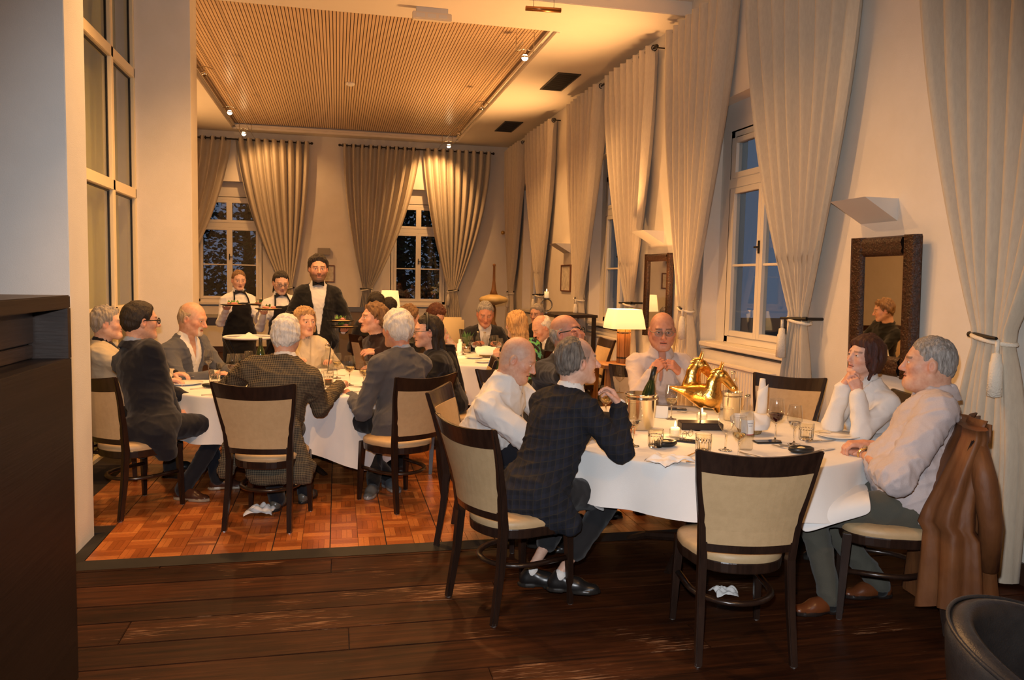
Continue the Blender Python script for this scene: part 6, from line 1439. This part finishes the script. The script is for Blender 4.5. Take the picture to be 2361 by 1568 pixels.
# ---- table by the pier
for (px, py, h, r, wine, fill, lab) in ((536, 884, .235, .046, M_RWINE, .35, 'wine glass with a little red wine beside the tweed shoulder'), (554, 878, .22, .044, None, 0, 'empty wine glass beside the tweed shoulder, behind the red wine'), (481, 866, .22, .042, M_WATER, .2, 'wine glass before the blue-grey-jacketed guest'), (574, 862, .20, .042, None, 0, 'empty wine glass behind the tweed shoulder'),
        (777, 872, .215, .043, M_WWINE, .45, 'wine glass with white wine behind the fist, slimmer one'), (806, 888, .235, .048, M_WWINE, .4, 'large wine glass with white wine before the grey jacket'), (839, 892, .20, .042, M_WWINE, .5, 'wine glass with white wine beside the grey lapel')):
    wine_glass(P_(px, py), h, lab, wine, 'wine glasses of the table by the pier', r, fill)
tumbler(P_(495, 884), 'cut-glass tumbler before the navy jacket', .11, .044); tumbler(P_(510, 862), 'cut-glass tumbler behind the wine glass of the blue-grey-jacketed guest'); tumbler(P_(856, 878), 'cut-glass tumbler close to the grey lapel')
dish(P_(488, 893), 'black pebble dish before the navy jacket', .1); dish(P_(512, 872), 'black pebble dish between two tumblers on the table by the pier', .3)
plate(P_(428, 886), .13, 'white plate at the table edge beside the navy jacket')
for (k, px, py, a, lab) in (('fork', 425, 876, -1.3, 'fork lying across the plate beside the navy jacket'), ('knife', 470, 896, -1.2, 'knife beside the plate near the navy jacket'), ('fork', 498, 910, -1.3, 'fork at the table edge beside the tweed jacket'), ('spoon', 535, 874, 1.2, 'spoon beside the red wine at the tweed shoulder'), ('knife', 800, 892, 1.4, 'knife before the large white wine glass'), ('fork', 830, 905, 1.4, 'fork before the grey jacket'), ('spoon', 770, 866, 1.3, 'spoon behind the fist'), ('knife', 725, 870, 1.3, 'knife beside the orange drink')):
    p = P_(px, py); cutlery(k, (p[0], p[1], ZT_+(.02 if 'across' in lab else 0)), a, lab)
tumbler(P_(757, 892), 'tumbler of orange drink beside the tweed sleeve', .12, .040, mat('orange_drink', (.75, .22, .04), .15))
def carafe(p, label):
    o = empty('carafe', p, 0, label, 'carafe'); lathe_obj('glass_body', [(.05, 0), (.055, .006), (.055, .14), (.05, .165), (.022, .20), (.02, .235), (.024, .25), (.019, .25), (.016, .2), (.045, .16), (.05, .13), (.05, .01), (0, .009)][:8], M_THIN, o); MB().ball((0, 0, .265), .022, 8).build('stopper', M_GLASS, o, smooth=True)
    MB().tube([(.0, .0, .02), (.035, -.02, .30)], .004, 6).build('straw', M_STONE, o)
carafe(P_(755, 866), 'clear water carafe between tweed and dark sweater')
champagne(P_(601, 858), 'dark wine bottle behind the tweed shoulder', (0, 0, 0), .31)
card(P_(748, 884), .2, 'white card standing between tweed sleeve and fist')
card(P_(612, 868), .8, 'white card behind the tweed shoulder')
# ---- far table
for k, (px, py, h, wine) in enumerate(((1068, 818, .2, M_WWINE), (1084, 814, .2, None), (1142, 814, .21, M_RWINE), (1152, 818, .19, None), (1130, 812, .2, None))):
    wine_glass(P_(px, py), h, ('wine glass with white wine beside the rolled napkin of the far table', 'empty wine glass before the two bottles of the far table', 'wine glass with red wine before the guest with lowered eyes', 'empty wine glass beside the raised hand at the far table', 'empty wine glass right behind the far bread basket')[k], wine, 'wine glasses of the far table', .042, .4)
water_bottle(P_(1101, 813), 'clear bottle on the far table, beside the second one', .25, .034, False); water_bottle(P_(1117, 812), 'clear bottle on the far table before the guest with lowered eyes', .24, .034, False)
cone_napkin(P_(1060, 818), .18, .034, 'rolled white napkin standing beside the far candle'); tealight(P_(1048, 822), 'lit candle glowing on the far table')
basket(P_(1121, 823), 'bread basket with a white napkin on the far table', .095); plate(P_(1113, 836), .085, 'small plate with a dark spread on the far table'); plate(P_(1092, 826), .10, 'white plate behind the far bottles')
M_PLANT = mat('plant_leaf', (.05, .14, .04), .5)
po = empty('potted_plant', P_(1076, 812), 0, 'small green potted plant on the far table', 'plant'); lathe_obj('pot', [(0, 0), (.035, 0), (.045, .07), (.038, .07), (0, .06)], M_STEEL, po, 16); rg = random.Random(5)
for k in range(14):
    a = rg.uniform(0, 6.28); l = rg.uniform(.1, .2); c, s = math.cos(a), math.sin(a); MB().add([(0, 0, .06), (.3*l*c-.02*s, .3*l*s+.02*c, .06+l*.7), (.5*l*c, .5*l*s, .06+l), (.3*l*c+.02*s, .3*l*s-.02*c, .06+l*.7)], [(0, 1, 2, 3)]).build('leaf', M_PLANT, po)

# ---- what people hold or wear loose
a3 = i3['A']['R']; hw3 = Vector(i3['Rl'].T @ (a3[2]+a3[3]*.09+a3[4]*-.035))+Vector(i3['root'])
mo = Vector(i3['Rl'].T @ (i3['H']+i3['Rh']@np.array((0, .10, -.062))))+Vector(i3['root'])
dirv = (Vector((mo.x, mo.y, mo.z))-hw3)
wine_glass(tuple(mo+Vector((.05, -.03, -.115))), .20, 'wine glass held to the lips by the guest in glasses', None, 'wine glasses of the near table', .044, rot=(math.radians(-18), math.radians(-28), 0))
M_DPLATE = mat('black_plate', (.012, .012, .013), .3); M_SALAD = mat('salad_leaf', (.10, .24, .05), .6); M_HAM = mat('pink_ham', (.66, .26, .19), .5); M_BREAD = mat('flatbread', (.66, .44, .18), .7)
def food_plate(p, label, seed):
    o = empty('served_plate', tuple(p), 0, label, 'plate', 'dark plates being served'); lathe_obj('dish_body', [(0, 0), (.10, 0), (.135, .012), (.135, .017), (.10, .008), (0, .006)], M_DPLATE, o, 32); rg = random.Random(seed)
    lathe_obj('flatbread', [(0, .008), (.085, .008), (.09, .014), (0, .018)], M_BREAD, o, 18)
    for k in range(4):
        a = rg.uniform(0, 6.28); q = rg.uniform(.0, .05); MB().ball((q*math.cos(a), q*math.sin(a), .028), .022, 7, (1.2, .9, .6)).build('ham', M_HAM, o, smooth=True)
    for k in range(6):
        a = rg.uniform(0, 6.28); q = rg.uniform(.0, .06); b = rg.uniform(0, 6.28); c = Vector((q*math.cos(a), q*math.sin(a), .03)); e = Vector((math.cos(b), math.sin(b), .5))*.03; f = Vector((-math.sin(b), math.cos(b), .2))*.018
        MB().add([c-e*.3, c+f+e*.4, c+e+Vector((0, 0, .02)), c-f+e*.4], [(0, 1, 2, 3)]).build('salad_leaf', M_SALAD, o)
for (inf, sd, dz, lab, off) in ((j3, 'R', .03, 'plate of starters carried by the waiter just above the cream jacket', (0, -.05)), (j3, 'L', .03, 'lower of the two plates held together by the waiter', (0, -.06)), (j3, 'L', .085, 'upper of the two plates held together by the waiter', (-.03, .0)), (j2, 'R', .03, 'plate held by the waitress wearing glasses in front of the apron', (.04, -.03)), (j1, 'R', .03, 'plate held low by the waitress beside the dark window', (.06, -.02)), (j1, 'L', .035, 'plate held out between the two waitresses', (-.02, -.03))):
    a = inf['A'][sd]; wp = Vector(inf['Rl'].T @ (a[2]+a[3]*.09))+Vector(inf['root']); food_plate((wp.x+off[0], wp.y+off[1], wp.z+dz), lab.replace('’', "'"), len(lab))
# ---- jackets and coats over chair backs
M_TAN_L = mat('brown_leather', (.19, .072, .022), .58, col2=(.11, .038, .012), nscale=5, bump=.5, bscale=26, contrast=(.3, .75), bstretch=(1, 1, .35))
M_COAT = fabric('black_coat_cloth', (.010, .010, .011)); M_RED = mat('red_lining', (.25, .03, .02), .7)
def draped(name, chair_pos, face, label, m, zb, hw=.27, seed=1, depth=.10, cat='jacket', top=.985):
    o = empty(name, (chair_pos[0], chair_pos[1], 0), math.radians(face-90), label, cat); n = 72; rows = []
    rg = random.Random(seed); a1, a2 = rg.uniform(0, 6), rg.uniform(0, 6)
    for k, z in enumerate(np.linspace(top, zb, 22)):
        t = (top-z)/(top-zb); y0 = post_at(min(z, .945))[1]-.012 if z > .5 else -.255-.02*(.5-z); hwz = hw*(.86+.22*min(1, t*1.4)-.10*t*t); dp = .06+depth*min(1, t*2.0)*(.5+.5*t)
        row = []
        for j in range(n):
            a = 2*PI*j/n; f = 1+(.05+.16*t)*math.sin(9*a+a1+1.5*t)+(.03+.08*t)*math.sin(15*a+a2); cx_ = math.cos(a); sy_ = math.sin(a)
            row.append((math.copysign(abs(cx_)**.8, cx_)*hwz*(1+.3*(f-1)), y0+math.copysign(abs(sy_)**.8, sy_)*dp*f-.03*t, z+.03*t*math.sin(3*a+a2)))
        rows.append(row)
    mb = MB(); mb.grid([r[::-1] for r in rows], True); mb.f.append(tuple(range(n))); mb.build('jacket_body', m, o, smooth=True)
    mb = MB(); mb.grid([[(.13*s*1.0, -.36+.05*(1-s*s)-.02*q, top-.03+.06*q) for s in np.linspace(-1, 1, 13)] for q in (0, .5, 1)]); mb.grid([[(.13*s*1.08, -.395+.04*(1-s*s), top-.02-.05*q) for s in np.linspace(-1, 1, 13)] for q in (-.7, .3, 1)]); mb.build('collar', m, o, smooth=True, thick=.008)
    for s in (-1, 1): MB().tube([(s*(hw*.70), -.33, top-.06), (s*(hw*.88), -.36, top-.22), (s*(hw*.80), -.40, top-.42), (s*(hw*.66), -.41, max(zb+.1, top-.64))], [.04, .052, .050, .044], 14).build('sleeve', m, o, smooth=True)
    return o
lj = draped('leather_jacket', (2.68, 3.31), 146, 'brown leather jacket hung over the chair of the guest in the rose-grey shirt', M_TAN_L, .13, .30, 2)
MB().box(.05, .16, -.475, -.468, .60, .615).build('pocket_welt', M_STONE, lj)
bc = draped('black_coat', (1.05, 7.80), 58, 'black coat with red lining hung over a chair at the far table', M_COAT, .35, .30, 5, .13)
MB().tube([(.14, -.50, .80), (.12, -.53, .6), (.13, -.52, .45)], .02, 6).build('lining', M_RED, bc)
# lap napkins
def lap(label, pts, seed):
    """pts: 2-D grid of world points"""
    o = MB().grid(pts).build('lap_napkin', M_NAP, None, None, smooth=True, thick=.004)
    md = o.modifiers.new('sub', 'SUBSURF'); md.levels = 2; md.render_levels = 2
    return tag(o, label, 'napkin', 'napkins spread on laps')
lap('white napkin spread over the lap of the guest in the rose-grey shirt', [[A_(1872, 1118, 3.56), A_(1920, 1112, 3.54), A_(1970, 1110, 3.50), A_(2000, 1116, 3.46)], [A_(1850, 1140, 3.42), A_(1905, 1132, 3.38), A_(1960, 1128, 3.34), A_(2004, 1130, 3.32)], [A_(1846, 1172, 3.30), A_(1900, 1160, 3.26), A_(1955, 1152, 3.22), A_(2008, 1150, 3.20)], [A_(1842, 1204, 3.27), A_(1898, 1192, 3.215), A_(1950, 1176, 3.19), A_(2012, 1172, 3.17)], [A_(1846, 1236, 3.26), A_(1902, 1216, 3.20), A_(1955, 1200, 3.185), A_(2008, 1186, 3.165)]], 1)
lap('white napkin on the lap of the guest in the checked jacket', [[A_(1362, 1130, 3.85), A_(1375, 1122, 3.90)], [A_(1362, 1160, 3.68), A_(1385, 1160, 3.72)], [A_(1372, 1172, 3.62), A_(1402, 1184, 3.66)]], 2)
lap('white napkin on the lap of the navy-jacketed guest', [[A_(420, 970, 6.0), A_(448, 965, 6.05)], [A_(428, 985, 5.85), A_(452, 975, 5.9)], [A_(434, 1002, 5.80), A_(438, 1003, 5.82)]], 3)
# dropped white napkins under the tweed-jacketed guest's chair
crumple((-.50, 5.38, DZ), .09, .07, .07, 'white napkin dropped on the parquet below the tweed jacket', 7); crumple((1.98, 3.62, .0), .06, .05, .05, 'white napkin dropped under the near table', 8)
# wrist watch
a6 = i6['A']['L']; wp = Vector(i6['Rl'].T @ (a6[2]*.97+a6[1]*.03))+Vector(i6['root']); dv = Vector(i6['Rl'].T @ (a6[2]-a6[1])).normalized(); q_ = dv.to_track_quat('Z', 'Y')
wa = empty('wrist_watch', tuple(wp), 0, 'gold wrist watch on the guest in the rose-grey shirt', 'watch'); wa.rotation_mode = 'QUATERNION'; wa.rotation_quaternion = q_
MB().tube([(.034*math.cos(a*PI/10), .034*math.sin(a*PI/10), 0) for a in range(20)], .006, 8, closed=True).build('strap', mat('watch_gold', (.8, .55, .2), .25, 1), wa, smooth=True); MB().lathe([(0, -.004), (.016, -.004), (.016, .004), (0, .004)], 16).build('dial', M_STEEL, wa, (0, .036, 0))
# more chairs for the farther guests
chair(.42, 9.42, 85, 'dining chair of the guest in the dark coat, back turned'); chair(.62, 10.38, 80, 'dining chair of the guest beside the shaded lamp'); chair(.58, 8.5, 2, 'dining chair of the black-topped guest at the far table'); chair(1.08, 9.62, -62, 'dining chair of the guest in the floral blouse'); chair(1.8, 9.74, -93, 'dining chair of the black-jacketed guest with lowered eyes'); chair(2.02, 7.42, 112, 'dining chair of the guest in the green floral top'); chair(2.74, 8.55, 180, 'dining chair of the bowing guest at the far table'); chair(2.72, 10.48, -120, 'dining chair of the guest below the candle stand')
